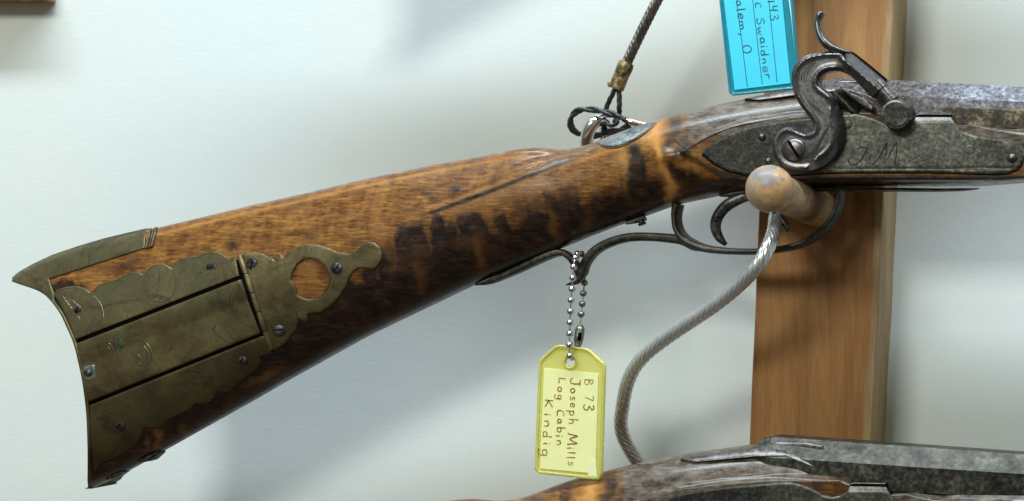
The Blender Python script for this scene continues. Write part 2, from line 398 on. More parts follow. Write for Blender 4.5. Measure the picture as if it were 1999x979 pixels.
def build_peg():
    base, tip = W(1603, 410, 122), W(1500, 368, 402)
    t = empty('wooden_peg', base, 'round wooden peg with pale ball end under the rifle, through the trigger guard', 'peg')
    ax = np.array(tip-base); L = np.linalg.norm(ax); ax /= L
    r = 33*S0
    prof = [(0, r*1.02), (L*.2, r*1.02), (L*.5, r), (L*.8, r*.96), (L-.0085, r*.93), (L-.0070, r*.96)]
    V, F = lathe_geo(np.array(base), ax, prof, 40); mesh('shank', V, F, M_peg, t, angle=40)
    rb = 39.5*S0; prof = []
    for k in range(0, 25):
        th = math.pi*(.16+.84*k/24); prof.append((-rb*math.cos(th)*.86, rb*max(math.sin(th), .001)))
    V, F = lathe_geo(np.array(tip)-ax*.002, ax, prof, 48)
    # smudge of old grey finish on the ball's upper face
    tt = NT(M_peg); lk = tt.p.inputs['Base Color'].links[0].from_socket; q = Vector(tip)-Vector(base)+Vector(ax)*rb*.7+Vector((.0012, 0, rb*.62))
    vm_ = tt.n('ShaderNodeVectorMath', operation='DISTANCE'); tc = tt.n('ShaderNodeTexCoord'); tt.l(tc.outputs['Object'], vm_.inputs[0]); vm_.inputs[1].default_value = q
    dd_ = tt.math('ADD', vm_.outputs['Value'], tt.math('MULTIPLY', tt.math('SUBTRACT', tt.noise(210, 3, .5), .5), .022))
    tt.base(tt.mix(tt.rng(dd_, .0055, .0085, .85, 0), lk, (.20, .19, .20)))
    mesh('knob', V, F, M_peg, t)
build_peg()

# ------------------------------------------------------------------ rifle stock surface
def smooth_curve(pts, sig=9):
    x = np.arange(-300, 2700, 1.0); p = np.array(pts, float)
    y = np.interp(x, p[:, 0], p[:, 1])
    # extend the end slopes
    s0 = (p[1, 1]-p[0, 1])/(p[1, 0]-p[0, 0]); s1 = (p[-1, 1]-p[-2, 1])/(p[-1, 0]-p[-2, 0])
    y = np.where(x < p[0, 0], p[0, 1]+(x-p[0, 0])*s0, y); y = np.where(x > p[-1, 0], p[-1, 1]+(x-p[-1, 0])*s1, y)
    k = np.exp(-.5*(np.arange(-4*sig, 4*sig+1)/sig)**2); k /= k.sum()
    yy = np.convolve(np.pad(y, 4*sig, mode='edge'), k, 'valid')
    return lambda a: np.interp(a, x, yy)
TOP = smooth_curve([(0, 556), (22, 546), (35, 535), (60, 520), (100, 501), (150, 484), (200, 469), (250, 457), (303, 446), (400, 423), (500, 399), (600, 377), (700, 353), (760, 340), (850, 322), (950, 304), (1015, 291), (1050, 288), (1095, 293), (1130, 289), (1165, 278), (1200, 263), (1240, 248), (1290, 234), (1330, 223), (1400, 206), (1480, 190), (1545, 180), (1600, 172), (1650, 172), (1700, 182), (1740, 205), (1790, 235), (1870, 256), (1930, 252), (1999, 238), (2400, 238)], 7)
BOT = smooth_curve([(177, 955), (250, 920), (320, 880), (400, 835), (500, 779), (560, 744), (700, 666), (731, 650), (800, 617), (900, 569), (930, 555), (1000, 526), (1091, 487), (1160, 459), (1201, 443), (1250, 426), (1322, 400), (1418, 380), (1460, 373), (1520, 368), (1600, 366), (1740, 364), (1900, 360), (1999, 352), (2400, 345)], 10)
HW = smooth_curve([(0, 74), (300, 76), (700, 70), (1000, 62), (1150, 56), (1250, 58), (1400, 70), (1550, 78), (2400, 78)], 30)
LOCKPANEL = [(1333, 297), (1360, 275), (1395, 258), (1450, 240), (1540, 227), (1640, 218), (1700, 218), (1800, 216), (1870, 236), (1930, 250), (1999, 262), (2100, 262), (2100, 352), (1900, 352), (1640, 350), (1500, 354), (1430, 345), (1385, 328)]
LPA = np.array([unproj(x, y, 78) for x, y in LOCKPANEL])
# flute line: above it the comb side is scooped
FL = smooth_curve([(600, 480), (700, 462), (830, 419), (950, 376), (1060, 332), (1130, 308), (1200, 284), (1300, 250), (1500, 215)], 8)
def E(a, b):
    a = np.asarray(a, float); b = np.asarray(b, float)
    t, bo, h = TOP(a), BOT(a), HW(a); H = np.maximum(bo-t, 5); dy = np.clip(b-t, 0, None); v = np.clip(dy/H, 0, 1)
    butt = 1-sm(a, 850, 1200)
    n = 2.1+.45*butt
    body = h*np.sqrt(np.clip(1-np.abs(1-2*v)**n, 0, 1))
    body = body*(1-butt*.34*(1-sm(v, 0, .5)))
    k = 2.0+sm(a, 980, 1120)*30; k = np.where(a < 340, 1.45+.55*sm(a, 270, 340), k)
    fac = 3+k*dy
    w_ = 2.6; d = np.clip((w_-np.abs(body-fac))/w_, 0, 1); e = np.minimum(body, fac)-d*d*w_*.25
    # flute
    s = FL(a)-b; wgt = sm(a, 760, 1020)*(1-sm(a, 1120, 1330))
    e = e-7*sm(s, -4, 26)*wgt*sm(v, 0, .1)
    e = e-4.2*np.exp(-(s/6.0)**2)*sm(a, 815, 900)*(1-sm(a, 1065, 1100))
    # lock panel: raised flat with a carved edge
    m = (a > 1250)
    if np.any(m):
        sd = np.full(a.shape, -99.0); P = np.stack([a[m], b[m]], -1)
        sd[m] = sdf(P, LPA)
        pan = 78.0-1.6*sm(-sd, -3, 0)
        lift = sm(sd, -9, 1)
        e = np.where(m, e*(1-lift)+np.maximum(pan, e*0+pan)*lift, e)
        # beavertail swell behind the panel point
        e = e+9*np.exp(-((a-1330)/26.0)**2-((b-312)/15.0)**2)*(sd < 0)+0
    return np.maximum(e, 0)

def vnoise(x, y, seed=0):
    xi = np.floor(x).astype(int); yi = np.floor(y).astype(int); xf = x-xi; yf = y-yi
    def h(i, j):
        n = (i*374761393+j*668265263+seed*974711) & 0x7fffffff; n = ((n ^ (n >> 13))*1274126177) & 0x7fffffff
        return ((n ^ (n >> 16)) & 0xffff)/65535.0
    u = xf*xf*(3-2*xf); v = yf*yf*(3-2*yf)
    return (h(xi, yi)*(1-u)+h(xi+1, yi)*u)*(1-v)+(h(xi, yi+1)*(1-u)+h(xi+1, yi+1)*u)*v
def fbm(x, y, seed=0, o=4):
    r = 0; am = .5
    for k in range(o): r = r+am*vnoise(x*2**k, y*2**k, seed+k*7); am *= .5
    return r/(1-.5**o)
def blob(a, b, x, y, rx, ry, rot=0):
    c, s = math.cos(math.radians(rot)), math.sin(math.radians(rot)); u = (a-x)*c+(b-y)*s; w_ = -(a-x)*s+(b-y)*c
    return np.exp(-(u/rx)**2-(w_/ry)**2)
def stain_and_shade(a, b):
    """old scorched finish of the wood: dark curl bands and painted shade on the belly, bare grey wood near the tang (all in photo px)"""
    wx = a+26*(fbm(a/60, b/45, 3)-.5)+14*(fbm(a/11, b/9, 5)-.5); wy = b+22*(fbm(a/45, b/60, 11)-.5)+18*(fbm(a/10, b/14, 6)-.5)
    v = (b-TOP(a))/np.maximum(BOT(a)-TOP(a), 5)
    dark = .0*a
    belly = sm(v+.30*(fbm(a/46, b/90, 21)-.5)*2, .34, .62)
    # lower belly from patchbox to wrist: dark wood deepened by painted shade
    dark = np.maximum(dark, belly*sm(a, 600, 700)*(1-sm(a, 1230, 1300))*.98)
    dark = np.maximum(dark, sm(v, .62, .72)*(1-sm(a, 560, 800))*.86)
    diag = b-(470+(a-560)*(-.10))   # band below patchbox head
    dark = np.maximum(dark, sm(b-(540-.22*(a-600)), 0, 40)*sm(a, 640, 690)*(1-sm(a, 900, 1000))*.82)
    u_ = a-.2*(b-400); u_ = u_+16*(fbm(a/18, b/14, 77)-.5); T = sm(fbm(u_/25, b/260+u_/300, 31, 3), .36, .60)
    dark = dark*(.52+.72*T)
    dark = np.maximum(dark, T*sm(v, .30, .62)*sm(a, 700, 860)*(1-sm(a, 1230, 1290))*.62)
    dark = np.maximum(dark, sm(v, .80, .93)*sm(a, 250, 420)*(1-sm(a, 1200, 1300))*.97)
    redk = sm(b-(TOP(a)+(BOT(a)-TOP(a))*(.63+.10*(fbm(a/40, b/60, 55)-.5))), -18, 22)*(a < 1000)
    dark = np.maximum(dark, redk*(.80+.2*fbm(u_/12, b/60, 41)))
    dark = np.maximum(dark, 1.05*sm(v+.12*(fbm(a/30, b/40, 91)-.5), .50, .78)*sm(a, 640, 820)*(1-sm(a, 1240, 1310)))
    # scorched bands
    for (x, y, rx, ry, rot, k) in [(1243, 350, 17, 82, -8, 1.1), (1262, 392, 38, 42, 0, 1), (1180, 420, 50, 38, -15, 1.05), (1112, 415, 22, 44, -10, 1.0), (1050, 455, 40, 38, -20, .95), (985, 470, 30, 30, 0, .7),
                                    (1120, 455, 60, 26, -20, 1.0), (900, 480, 16, 40, -8, .62), (860, 520, 22, 46, -8, .7), (790, 560, 22, 40, -8, .5), (1325, 330, 17, 62, 20, 1.1), (1308, 262, 14, 40, 22, .8),
                                    (1380, 370, 70, 14, -8, .8), (1350, 362, 30, 20, 0, .8), (885, 372, 16, 10, 0, .62), (842, 378, 18, 9, 0, .4), (1095, 325, 30, 7, -30, .7), (690, 470, 20, 8, 0, .4), (755, 520, 14, 26, 0, .7),
                                    (130, 560, 34, 8, 0, .9), (250, 520, 30, 12, -15, .5), (460, 478, 14, 10, 0, .5), (590, 455, 26, 8, 0, .4), (720, 600, 40, 30, 0, .4), (1440, 352, 90, 8, 0, .8)]:
        dark = np.maximum(dark, 1.3*k*blob(wx, wy, x, y, rx*1.08, ry*1.08, rot))
    # crease shade painted as a thin dark line along the flute
    dark = np.maximum(dark, .95*np.exp(-((b-FL(a)-1)/(3.2+2*vnoise(a/12, b/9, 5)))**2)*sm(a, 808, 850)*(1-sm(a, 1070, 1110)))
    # orange curls cutting through the dark
    lite = .95*blob(wx, wy, 1296, 330, 9, 95, -13)+.65*blob(wx, wy, 1275, 262, 22, 26, -20)+.6*blob(wx, wy, 1350, 322, 34, 9, 28)+.45*blob(wx, wy, 1215, 310, 7, 50, -6)
    lite = lite+.10*blob(wx, wy, 1150, 440, 9, 30, -12)+.18*blob(wx, wy, 1082, 440, 9, 34, -12)+.15*blob(wx, wy, 935, 500, 9, 34, -10)+.12*blob(wx, wy, 820, 540, 10, 34, -10)
    tg = (.30*blob(wx, wy, 306, 858, 6, 20, 5)+.22*blob(wx, wy, 286, 868, 5, 14, 5)+.20*blob(wx, wy, 355, 845, 7, 12, 0)+.2*blob(wx, wy, 520, 738, 30, 8, -25))
    lite = np.clip(lite+tg, 0, 1)
    dark = dark*(1-.85*np.clip(lite, 0, 1))
    dark = np.maximum(dark, .85*sm(a, 1470, 1540)*sm(b, 338, 350)); dark = np.maximum(dark, .45*sm(a, 1345, 1400)*(1-sm(b, 300, 330)))
    grey = sm(a, 1325, 1352)*(1-sm(b-(272-.16*(a-1350)), -4, 14))*.95
    grey = np.maximum(grey, sm(a, 1850, 1890)*(1-sm(b, 290, 330)))
    grey = np.maximum(grey, .6*blob(a, b, 1080, 318, 46, 7, -28)); grey = np.maximum(grey, .55*blob(a, b, 1340, 270, 20, 22, 0))
    grey = np.maximum(grey, .55*blob(a, b, 1150, 287, 60, 7, -20))
    paleline = np.exp(-((b-TOP(a)-13)/3.5)**2)*(a < 1030)*.75+np.exp(-((b-FL(a)-7)/4.0)**2)*sm(a, 1030, 1090)*(1-sm(a, 1290, 1340))*.5  # pale worn arris, brightened as a painted highlight
    grey = np.clip(grey, 0, .95)
    return np.clip(dark, 0, 1.25), grey, np.clip(lite+paleline*.6, 0, 1)

# butt curve, photo px
BUTT = np.array([(24, 551), (38, 556), (70, 567), (88, 578), (103, 594), (118, 616), (130, 642), (142, 670), (151, 705), (158, 738), (163, 770), (167, 805), (169, 845), (170, 885), (170, 920), (170, 940), (172, 950), (177, 955)], float)
BUTTS = catmull(BUTT, 6)
def on_surface(px, py, off=0.0):
    px = np.asarray(px, float); py = np.asarray(py, float); a, b = px.copy(), py.copy()
    for _ in range(6): a, b = unproj(px, py, E(a, b)+off)
    return a, b
ba, bb = on_surface(BUTTS[:, 0], BUTTS[:, 1])

RIFLE_GROUP = None
rifle = empty('percussion_rifle', R(1300, 380, 0), 'antique percussion rifle with curly maple stock and brass patch box, resting on the wooden peg', 'rifle')

def build_stock():
    b0, b1 = bb[0], bb[-1]; a0, a1 = ba[0], ba[-1]
    vv = (bb-b0)/(b1-b0); off = ba-(a0+(a1-a0)*vv)
    o = np.argsort(vv); vv, off = vv[o], off[o]
    NV = 150; vs = .5-.5*np.cos(np.linspace(0, np.pi, NV)); vs = .55*vs+.45*np.linspace(0, 1, NV)
    xt = np.concatenate([[a0+4], np.arange(a0+6, 2330, 3.0)])
    pairs = np.array([(a0, a1), (150, 262), (300, 372), (700, 742), (1100, 1112), (1500, 1502), (2400, 2400)])
    xb = np.interp(xt, pairs[:, 0], pairs[:, 1])
    A = []; Bm = []
    for x0, x1 in zip(xt, xb):
        y0, y1 = float(TOP(x0)), float(BOT(x1)); dec = math.exp(-max(0, x0-a0)/150.0)
        A.append(x0+(x1-x0)*vs+(np.interp(vs, vv, off)+3)*dec*np.ones(NV)); Bm.append(y0+(y1-y0)*vs)
    A = np.array(A); Bm = np.array(Bm)
    Ef = E(A, Bm); Ef[:, 0] = 0; Ef[:, -1] = 0
    n = len(xt)
    Vf = Rn(A, Bm, Ef); Vb = Rn(A[:, 1:-1], Bm[:, 1:-1], -Ef[:, 1:-1]*.92)
    V = np.concatenate([Vf.reshape(-1, 3), Vb.reshape(-1, 3)]); nb = NV-2; o2 = n*NV
    I = lambda i, j: i*NV+j
    def J(i, j): return I(i, j) if j in (0, NV-1) else o2+i*nb+j-1
    F = []
    for i in range(n-1):
        for j in range(NV-1):
            F.append((I(i, j), I(i, j+1), I(i+1, j+1), I(i+1, j)))
            F.append((J(i, j), J(i+1, j), J(i+1, j+1), J(i, j+1)))
    for i, rev in ((0, False), (n-1, True)):
        for j in range(NV-1):
            q = (I(i, j), J(i, j), J(i, j+1), I(i, j+1)); q = tuple(dict.fromkeys(q))
            if len(q) > 2: F.append(q[::-1] if rev else q)
    o = mesh('stock', V, F, M_stock, rifle)
    # finish attributes are looked up at photo px
    def to_px(a, b, e): f = CD/(CD-e); return FX+(a-FX)*f, FY+(b-FY)*f
    sx, sy = to_px(A, Bm, Ef); dk, gr, li = stain_and_shade(sx, sy)
    C = np.zeros((len(V), 4)); C[:, 3] = 1
    C[:o2, 0] = dk.ravel(); C[:o2, 1] = gr.ravel(); C[:o2, 2] = li.ravel()
    C[o2:, 0] = .5
    at = o.data.attributes.new('paint', 'FLOAT_COLOR', 'POINT'); at.data.foreach_set('color', C.ravel())
    return o
stock = build_stock()

# ------------------------------------------------------------------ brass furniture
fE = lambda off: (lambda a, b: E(a, b)+off)
def line_px(p, q, t): return (p[0]+(q[0]-p[0])*t, p[1]+(q[1]-p[1])*t)

def build_buttplate():
    toph = [(22, 549), (25, 541), (34, 532), (60, 517), (100, 498), (150, 481), (200, 466), (250, 454), (285, 446)]
    inner = [(281, 485), (240, 498), (190, 514), (140, 530), (95, 545), (98, 556), (105, 576)]
    lip = [(x+6.5, y) for x, y in BUTTS if y > 588][::3]
    out = toph+inner+lip+[(181, 951)]+[tuple(p) for p in BUTTS[::-1][::2]]
    relief('butt_plate', out, fE(2.6), -58, M_brass, rifle, r=1.6, step=4)
    # moulded end beads of the comb extension
    for k, (x, w_) in enumerate(((287, 3.6), (292, 2.4), (297, 4.2))):
        pts = []
        for s in np.linspace(0, 1, 14):
            px = x+8-10*s if k else x+7-9*s; py = TOP(x)-1.5+38*s
            a, b = on_surface([px], [py], 2); pts.append(R(a[0], b[0], E(a, b)[0]+1.6))
        V, F = tube_geo(np.array(pts), w_*.62*KC, 10); mesh('moulding', V, F, M_brass, rifle)
build_buttplate()

UP = [(103, 575), (115, 564), (130, 560), (150, 559), (165, 564), (178, 573), (182, 567), (190, 558), (200, 552), (225, 546), (245, 536), (258, 531), (270, 531), (280, 537), (284, 531), (292, 521), (303, 516), (318, 515), (330, 521), (336, 526), (341, 513), (352, 504), (365, 502), (385, 500), (400, 493), (415, 491), (430, 494), (442, 503), (447, 506), (458, 499), (462, 520), (466, 539), (146, 664), (138, 641), (122, 606), (111, 587)]
LID = [(149, 671), (468, 546), (474, 560), (490, 605), (508, 651), (171, 786), (165, 755), (158, 715)]
LOW = [(174, 792), (512, 656), (517, 660), (529, 689), (507, 697), (509, 709), (499, 722), (473, 741), (450, 761), (437, 766), (421, 764), (416, 777), (404, 786), (378, 789), (368, 800), (329, 818), (309, 833), (293, 836), (278, 833), (277, 849), (260, 872), (231, 888), (192, 906), (183, 921), (179, 890), (176, 845)]
HEAD = [(472, 497), (480, 494), (495, 493), (515, 496), (528, 503), (535, 509), (544, 493), (553, 503), (558, 496), (568, 488), (580, 482), (600, 477), (620, 478), (640, 484), (660, 493), (680, 495), (690, 492), (700, 484), (708, 475), (718, 472), (730, 474), (740, 482), (745, 495), (744, 508), (738, 519), (728, 528), (716, 525), (700, 524), (690, 530), (682, 541), (675, 560), (660, 582), (645, 598), (625, 610), (601, 614), (598, 630), (583, 625), (580, 634), (575, 646), (560, 665), (545, 678), (534, 684), (512, 624), (492, 566)]
HOLE = [(567, 545), (570, 533), (580, 516), (592, 507), (604, 505), (618, 508), (632, 518), (640, 534), (641, 550), (636, 566), (628, 577), (614, 584), (600, 585), (588, 581), (579, 576), (577, 564), (572, 553)]
BX = [(150, 663), (458, 541), (462, 508), (474, 503), (484, 540), (534, 686), (524, 684), (514, 660), (172, 796), (160, 740)]
relief('box_mortise', BX, fE(.35), 20, M_gap, rifle, r=.2, step=8)
pl_up = relief('upper_side_plate', UP, fE(3.0), 20, M_brass, rifle, r=2.0, step=4.5)
def lid_e(a, b):                # slightly domed lid
    u = (b-(608-.39*(a-330)))/58.0
    return E(a, b)+2.9+5.0*np.clip(1-u*u, 0, 1)
pl_lid = relief('patch_box_lid', LID, lid_e, 20, M_brass, rifle, r=2.0, step=4.5)
pl_low = relief('lower_side_plate', LOW, fE(3.0), 20, m_brass(.35, 'shaded_brown_brass'), rifle, r=2.0, step=4.5)  # browner brass copy, shade painted into the lower plate
pl_head = relief('patch_box_head', HEAD, fE(3.2), 20, M_brass, rifle, r=2.2, step=4, holes=[HOLE])
def surf_pts(pts, off, efn=E):
    out = []
    for x, y in pts:
        a, b = np.array([float(x)]), np.array([float(y)])
        for _ in range(5): a, b = unproj(np.array([float(x)]), np.array([float(y)]), efn(a, b)+off)
        out.append(np.array(R(a[0], b[0], float(efn(a, b)[0])+off)))
    return np.array(out)
# hinge with five knuckles
hp = [line_px((468, 499), (530, 683), t) for t in np.linspace(0, 1, 6)]
for k in range(5):
    p0, p1 = line_px(hp[k], hp[k+1], .02), line_px(hp[k], hp[k+1], .98)
    pts = surf_pts([line_px(p0, p1, t) for t in np.linspace(0, 1, 5)], 3.0)
    V, F = tube_geo(pts, np.array([4.4, 5.0, 5.0, 5.0, 4.4])*KC, 14); mesh('hinge_knuckle', V, F, M_brass, rifle, angle=40)

def screw(px, py, r, ang, parent, off=3.2, efn=E, m=None, slot=True, dome=2.0, name='screw', slotw=2.2):
    p = surf_pts([(px, py)], off, efn)[0]
    prof = [(-.0008, r*KC), (0, r*KC), (dome*.45*KC, r*.93*KC), (dome*.8*KC, r*.7*KC), (dome*KC, r*.35*KC), (dome*1.05*KC, .0001*KC)]
    V, F = lathe_geo(p, (0, -1, 0), prof, 28)
    o = mesh(name, V, F, m or M_screw, parent, angle=50)
    # dark ring as the rim's shadow (countersink)
    th = np.linspace(0, 2*np.pi, 33)[:-1]; ring = np.stack([p[0]+np.cos(th)*r*1.05*KC, np.full(32, p[1]+.2*KC), p[2]+np.sin(th)*r*1.05*KC], 1)
    V, F = tube_geo(ring, .7*KC, 6, closed=True); mesh('rim_shadow', V, F, M_groove, o if o.parent and not o.parent.parent else parent)
    if slot:
        c, s = math.cos(math.radians(ang)), math.sin(math.radians(ang)); d = np.array([c, 0, s]); n = np.array([-s, 0, c]); q = p+np.array([0, -dome*1.0*KC, 0])
        Ls, wd = r*.86*KC, slotw*.5*KC
        V = [q+d*u*Ls+n*w_*wd+np.array([0, z, 0]) for z in (.9*KC, -.35*KC) for u, w_ in ((-1, -1), (1, -1), (1, 1), (-1, 1))]
        mesh('slot', V, [(0, 1, 2, 3), (7, 6, 5, 4), (0, 4, 5, 1), (1, 5, 6, 2), (2, 6, 7, 3), (3, 7, 4, 0)], M_gap, o if o.parent and not o.parent.parent else parent, smooth=False)
    return o
screw(492, 517, 11, 80, rifle); screw(657, 524, 10.5, 55, rifle); screw(543, 644, 11, 5, rifle)
screw(413, 524, 9.5, 0, rifle, slot=False, dome=.6); screw(473, 703, 7.5, 60, rifle); screw(233, 831, 8, 40, rifle); screw(152, 606, 7, 60, rifle)
# steel catch nail in the lid
screw(172, 728, 7, 0, rifle, off=3.5, m=M_screw, slot=False, dome=3, name='catch_pin')
relief('catch_plate', [(163, 716), (184, 712), (187, 738), (168, 744), (164, 732)], lambda a, b: lid_e(a, b)+.4, 30, M_inlay, rifle, r=.6, step=4)

def engrave(lines, parent, off, r=.6, efn=E, m=None, name='engraving', n=6, step=1):
    bag = Bag()
    for ln in lines:
        P = catmull(ln, n) if len(ln) > 2 else np.array([line_px(ln[0], ln[1], t) for t in np.linspace(0, 1, 8)])
        pts = surf_pts(P, off, efn)
        k = np.linspace(0, 1, 7); rr = np.array([.35, .8, 1, 1, 1, .8, .35])*r*KC
        V, F = tube_geo(pts, rr, 6, flat=((0, 1, 0), .5)); bag.add(V, F)
    return bag.build(name, m or M_groove, parent)
def off_line(l, dx, dy): return [(x+dx, y+dy) for x, y in l]
up_lines = [[(178, 574), (192, 588), (199, 604), (200, 620), (190, 632), (175, 641)], [(122, 578), (135, 584), (148, 592), (158, 602), (150, 612)], [(128, 590), (138, 600), (134, 606)], [(120, 575), (130, 590), (142, 604)],
            [(140, 583), (152, 597), (160, 590)], [(150, 615), (156, 622), (162, 612)], [(116, 573), (128, 577)], [(282, 540), (281, 560), (288, 577), (300, 588), (318, 590), (334, 580), (342, 565), (342, 545), (337, 528)],
            [(292, 575), (298, 582), (305, 578), (312, 583), (318, 576)], [(312, 520), (311, 545), (308, 575)], [(409, 554), (418, 546), (432, 543)], [(384, 535), (396, 532)], [(246, 607), (250, 620)]]
engrave(up_lines, pl_up, 3.1); engrave([off_line(l, 1.4, 1.0) for l in up_lines[:6]], pl_up, 3.2, .5, m=M_groovelit, name='cut_highlight')
rim = [[(x, y+4) for x, y in UP[4:12]], [(x, y+4) for x, y in UP[12:22]]]
engrave([UP and [(x+1, y+3.5) for x, y in UP[0:6]], [(x, y+3.5) for x, y in UP[6:13]], [(x, y+3.5) for x, y in UP[13:20]], [(x, y+3.5) for x, y in UP[20:30]]], pl_up, 3.1, .45, name='border_line')
lid_lines = [[(193, 688), (192, 675), (202, 667), (214, 672), (220, 688), (217, 700)], [(203, 673), (212, 680), (216, 694)], [(218, 664), (226, 678), (230, 694), (222, 690)], [(250, 667), (272, 664), (290, 676), (296, 696), (288, 712), (274, 712), (268, 700), (276, 696)],
             [(256, 690), (268, 692), (274, 702)], [(260, 671), (278, 674), (288, 688), (286, 702)], [(225, 652), (221, 664), (229, 680), (236, 686)], [(332, 668), (336, 676), (330, 684), (338, 682)],
             [(452, 570), (448, 590), (452, 608), (462, 622), (478, 634), (495, 638), (505, 636)], [(456, 578), (453, 596), (458, 612), (470, 624)], [(412, 625), (420, 634), (418, 646), (428, 656), (438, 663)], [(436, 660), (441, 668)]]
engrave(lid_lines, pl_lid, .1, .8, efn=lid_e); engrave([off_line(l, 1.5, .9) for l in lid_lines[:6]], pl_lid, .15, .5, efn=lid_e, m=M_groovelit, name='cut_highlight')
relief('lid_dent', [(226, 643), (235, 645), (236, 660), (243, 674), (236, 681), (228, 672), (223, 657)], lambda a, b: lid_e(a, b)+.25, 30, m_plain('verdigris', (.075, .09, .05), .6, .4, .3, 300, .3), rifle, r=.25, step=4)
low_lines = [[(347, 742), (352, 730), (368, 722), (388, 724), (404, 735), (414, 752), (412, 766), (400, 776)], [(347, 745), (350, 760), (362, 772)], [(377, 731), (376, 745), (380, 756)], [(210, 795), (214, 806), (222, 802)], [(240, 788), (254, 793), (262, 802)], [(215, 806), (210, 815)], [(446, 722), (452, 715), (462, 713)]]
engrave([l for l in low_lines if l[0][0] > 300], pl_low, 3.1, .6); engrave([l for l in low_lines if l[0][0] < 300], pl_low, 3.1, .6)
head_lines = [[(577, 585), (572, 600), (579, 612), (582, 622)], [(652, 545), (650, 560), (655, 565)], [(644, 518), (646, 540), (640, 562), (626, 578), (606, 588)], [(568, 600), (577, 604), (580, 618), (572, 636)], [(515, 496), (527, 503), (533, 512)]]
engrave(head_lines, pl_head, 3.3, .6)
# toe plate pieces under the butt edge
def strip(name, pts, th, wid, ec, m, parent, sides=None):
    """flat bar bent in the rifle's centre plane. th: thickness(es), wid: width(s) across the rifle"""
    P = catmull([(x, y) for x, y in pts], 8); n = len(P)
    th = np.interp(np.linspace(0, 1, n), np.linspace(0, 1, len(th)), th); wid = np.interp(np.linspace(0, 1, n), np.linspace(0, 1, len(wid)), wid)
    T = np.gradient(P, axis=0); T /= np.linalg.norm(T, axis=1)[:, None]+1e-9; N = np.stack([-T[:, 1], T[:, 0]], 1)
    prof = []
    for k in range(20):
        an = 2*math.pi*(k+.5)/20; c, s = math.cos(an), math.sin(an)
        prof.append((math.copysign(abs(c)**.55, c), math.copysign(abs(s)**.55, s)))
    V = []
    for i in range(n):
        for u, v in prof:
            a, b = P[i]+N[i]*u*th[i]*.5; V.append(R(a, b, ec+v*wid[i]*.5))
    m_ = len(prof); F = []
    for i in range(n-1):
        for k in range(m_): F.append((i*m_+k, (i+1)*m_+k, (i+1)*m_+(k+1) % m_, i*m_+(k+1) % m_))
    F.append(tuple(range(m_))); F.append(tuple((n-1)*m_+k for k in range(m_))[::-1])
    return mesh(name, V, F, m, parent, angle=55)
strip('toe_plate', [(283, 899), (300, 893), (318, 882)], [7, 12, 5], [26, 30, 22], 4, M_guard, rifle)
strip('toe_plate', [(218, 935), (232, 928), (250, 919)], [3, 10, 3], [20, 24, 20], 4, M_guard, rifle)

# ------------------------------------------------------------------ wrist inlay, tang, panel seam
relief('wrist_inlay', [(1167, 278), (1172, 283), (1183, 286), (1200, 286), (1217, 281), (1240, 270), (1260, 256), (1276, 243), (1288, 236), (1262, 241), (1225, 252), (1190, 266)], fE(2.0), 5, M_inlay, rifle, r=1.2, step=3)
engrave([[(1169, 281), (1180, 288), (1200, 289), (1219, 284), (1243, 272), (1263, 258), (1282, 242)]], rifle, .8, 1.4, name='inlay_seam')
engrave([[(1316, 272), (1330, 285), (1348, 298)]], rifle, .8, 1.0, name='panel_seam')
engrave([[(1338, 296), (1375, 272), (1420, 252), (1470, 240), (1540, 229)]], rifle, .5, 1.0, name='panel_bead'); engrave([[(1340, 299), (1380, 325), (1430, 342), (1500, 352)]], rifle, .5, 1.0, name='panel_bead')

# ------------------------------------------------------------------ barrel and lock
def build_barrel():
    # octagonal, slightly dropping to the right
    def ring(a, cy, f, ca=0, jitter=0):
        Rr = f*.5/math.cos(math.pi/8)*1.0
        return [R(a, cy-Rr*math.cos(math.pi/8+k*math.pi/4), Rr*math.sin(math.pi/8+k*math.pi/4)) for k in range(8)]
    V = []; F = []; n = 100; xs = np.linspace(1612, 2380, n)
    for i, x in enumerate(xs):
        cy = 219+(x-1740)*.047; f = 118+(x-1740)*(-.012)
        if x < 1640: f *= .86+.14*(x-1612)/28
        V += ring(x, cy, f)
    for i in range(n-1):
        for k in range(8): F.append((i*8+k, i*8+(k+1) % 8, (i+1)*8+(k+1) % 8, (i+1)*8+k))
    F.append(tuple(range(8))[::-1]); F.append(tuple((n-1)*8+k for k in range(8)))
    return mesh('barrel', V, F, M_barrel, rifle, smooth=False)
barrel = build_barrel()
def breech_patina(m):           # brown at the breech, bare blue-grey steel farther along
    t = NT(m); lk = t.p.inputs['Base Color'].links[0].from_socket
    sx = t.n('ShaderNodeSeparateXYZ'); t.l(t.coord(), sx.inputs[0]); n = t.noise(60, 4, .6)
    xx = t.math('ADD', sx.outputs[0], t.math('MULTIPLY', t.math('SUBTRACT', n, .5), .05))
    f = t.rng(xx, (1880-1300)*KC, (1790-1300)*KC, 0, .8); n2 = t.noise(520, 3, .6)
    c = t.mix(f, lk, t.ramp(n2, [(.35, (.05, .038, .034)), (.65, (.17, .14, .13))])); t.base(c)
breech_patina(M_barrel)
# brown rust skin on the barrel's side flat, with an uneven front edge
def flat_e(a, b): return np.full(np.shape(a), 60.4)
relief('rusted_flat', [(1835, 214), (1850, 208), (1900, 211), (1999, 215), (2060, 218), (2060, 258), (1960, 252), (1905, 256), (1862, 250), (1846, 236)], lambda a, b: 60.6+1.2*fbm(a/9, b/9, 4), 50, M_rust, rifle, r=.6, step=3.5)

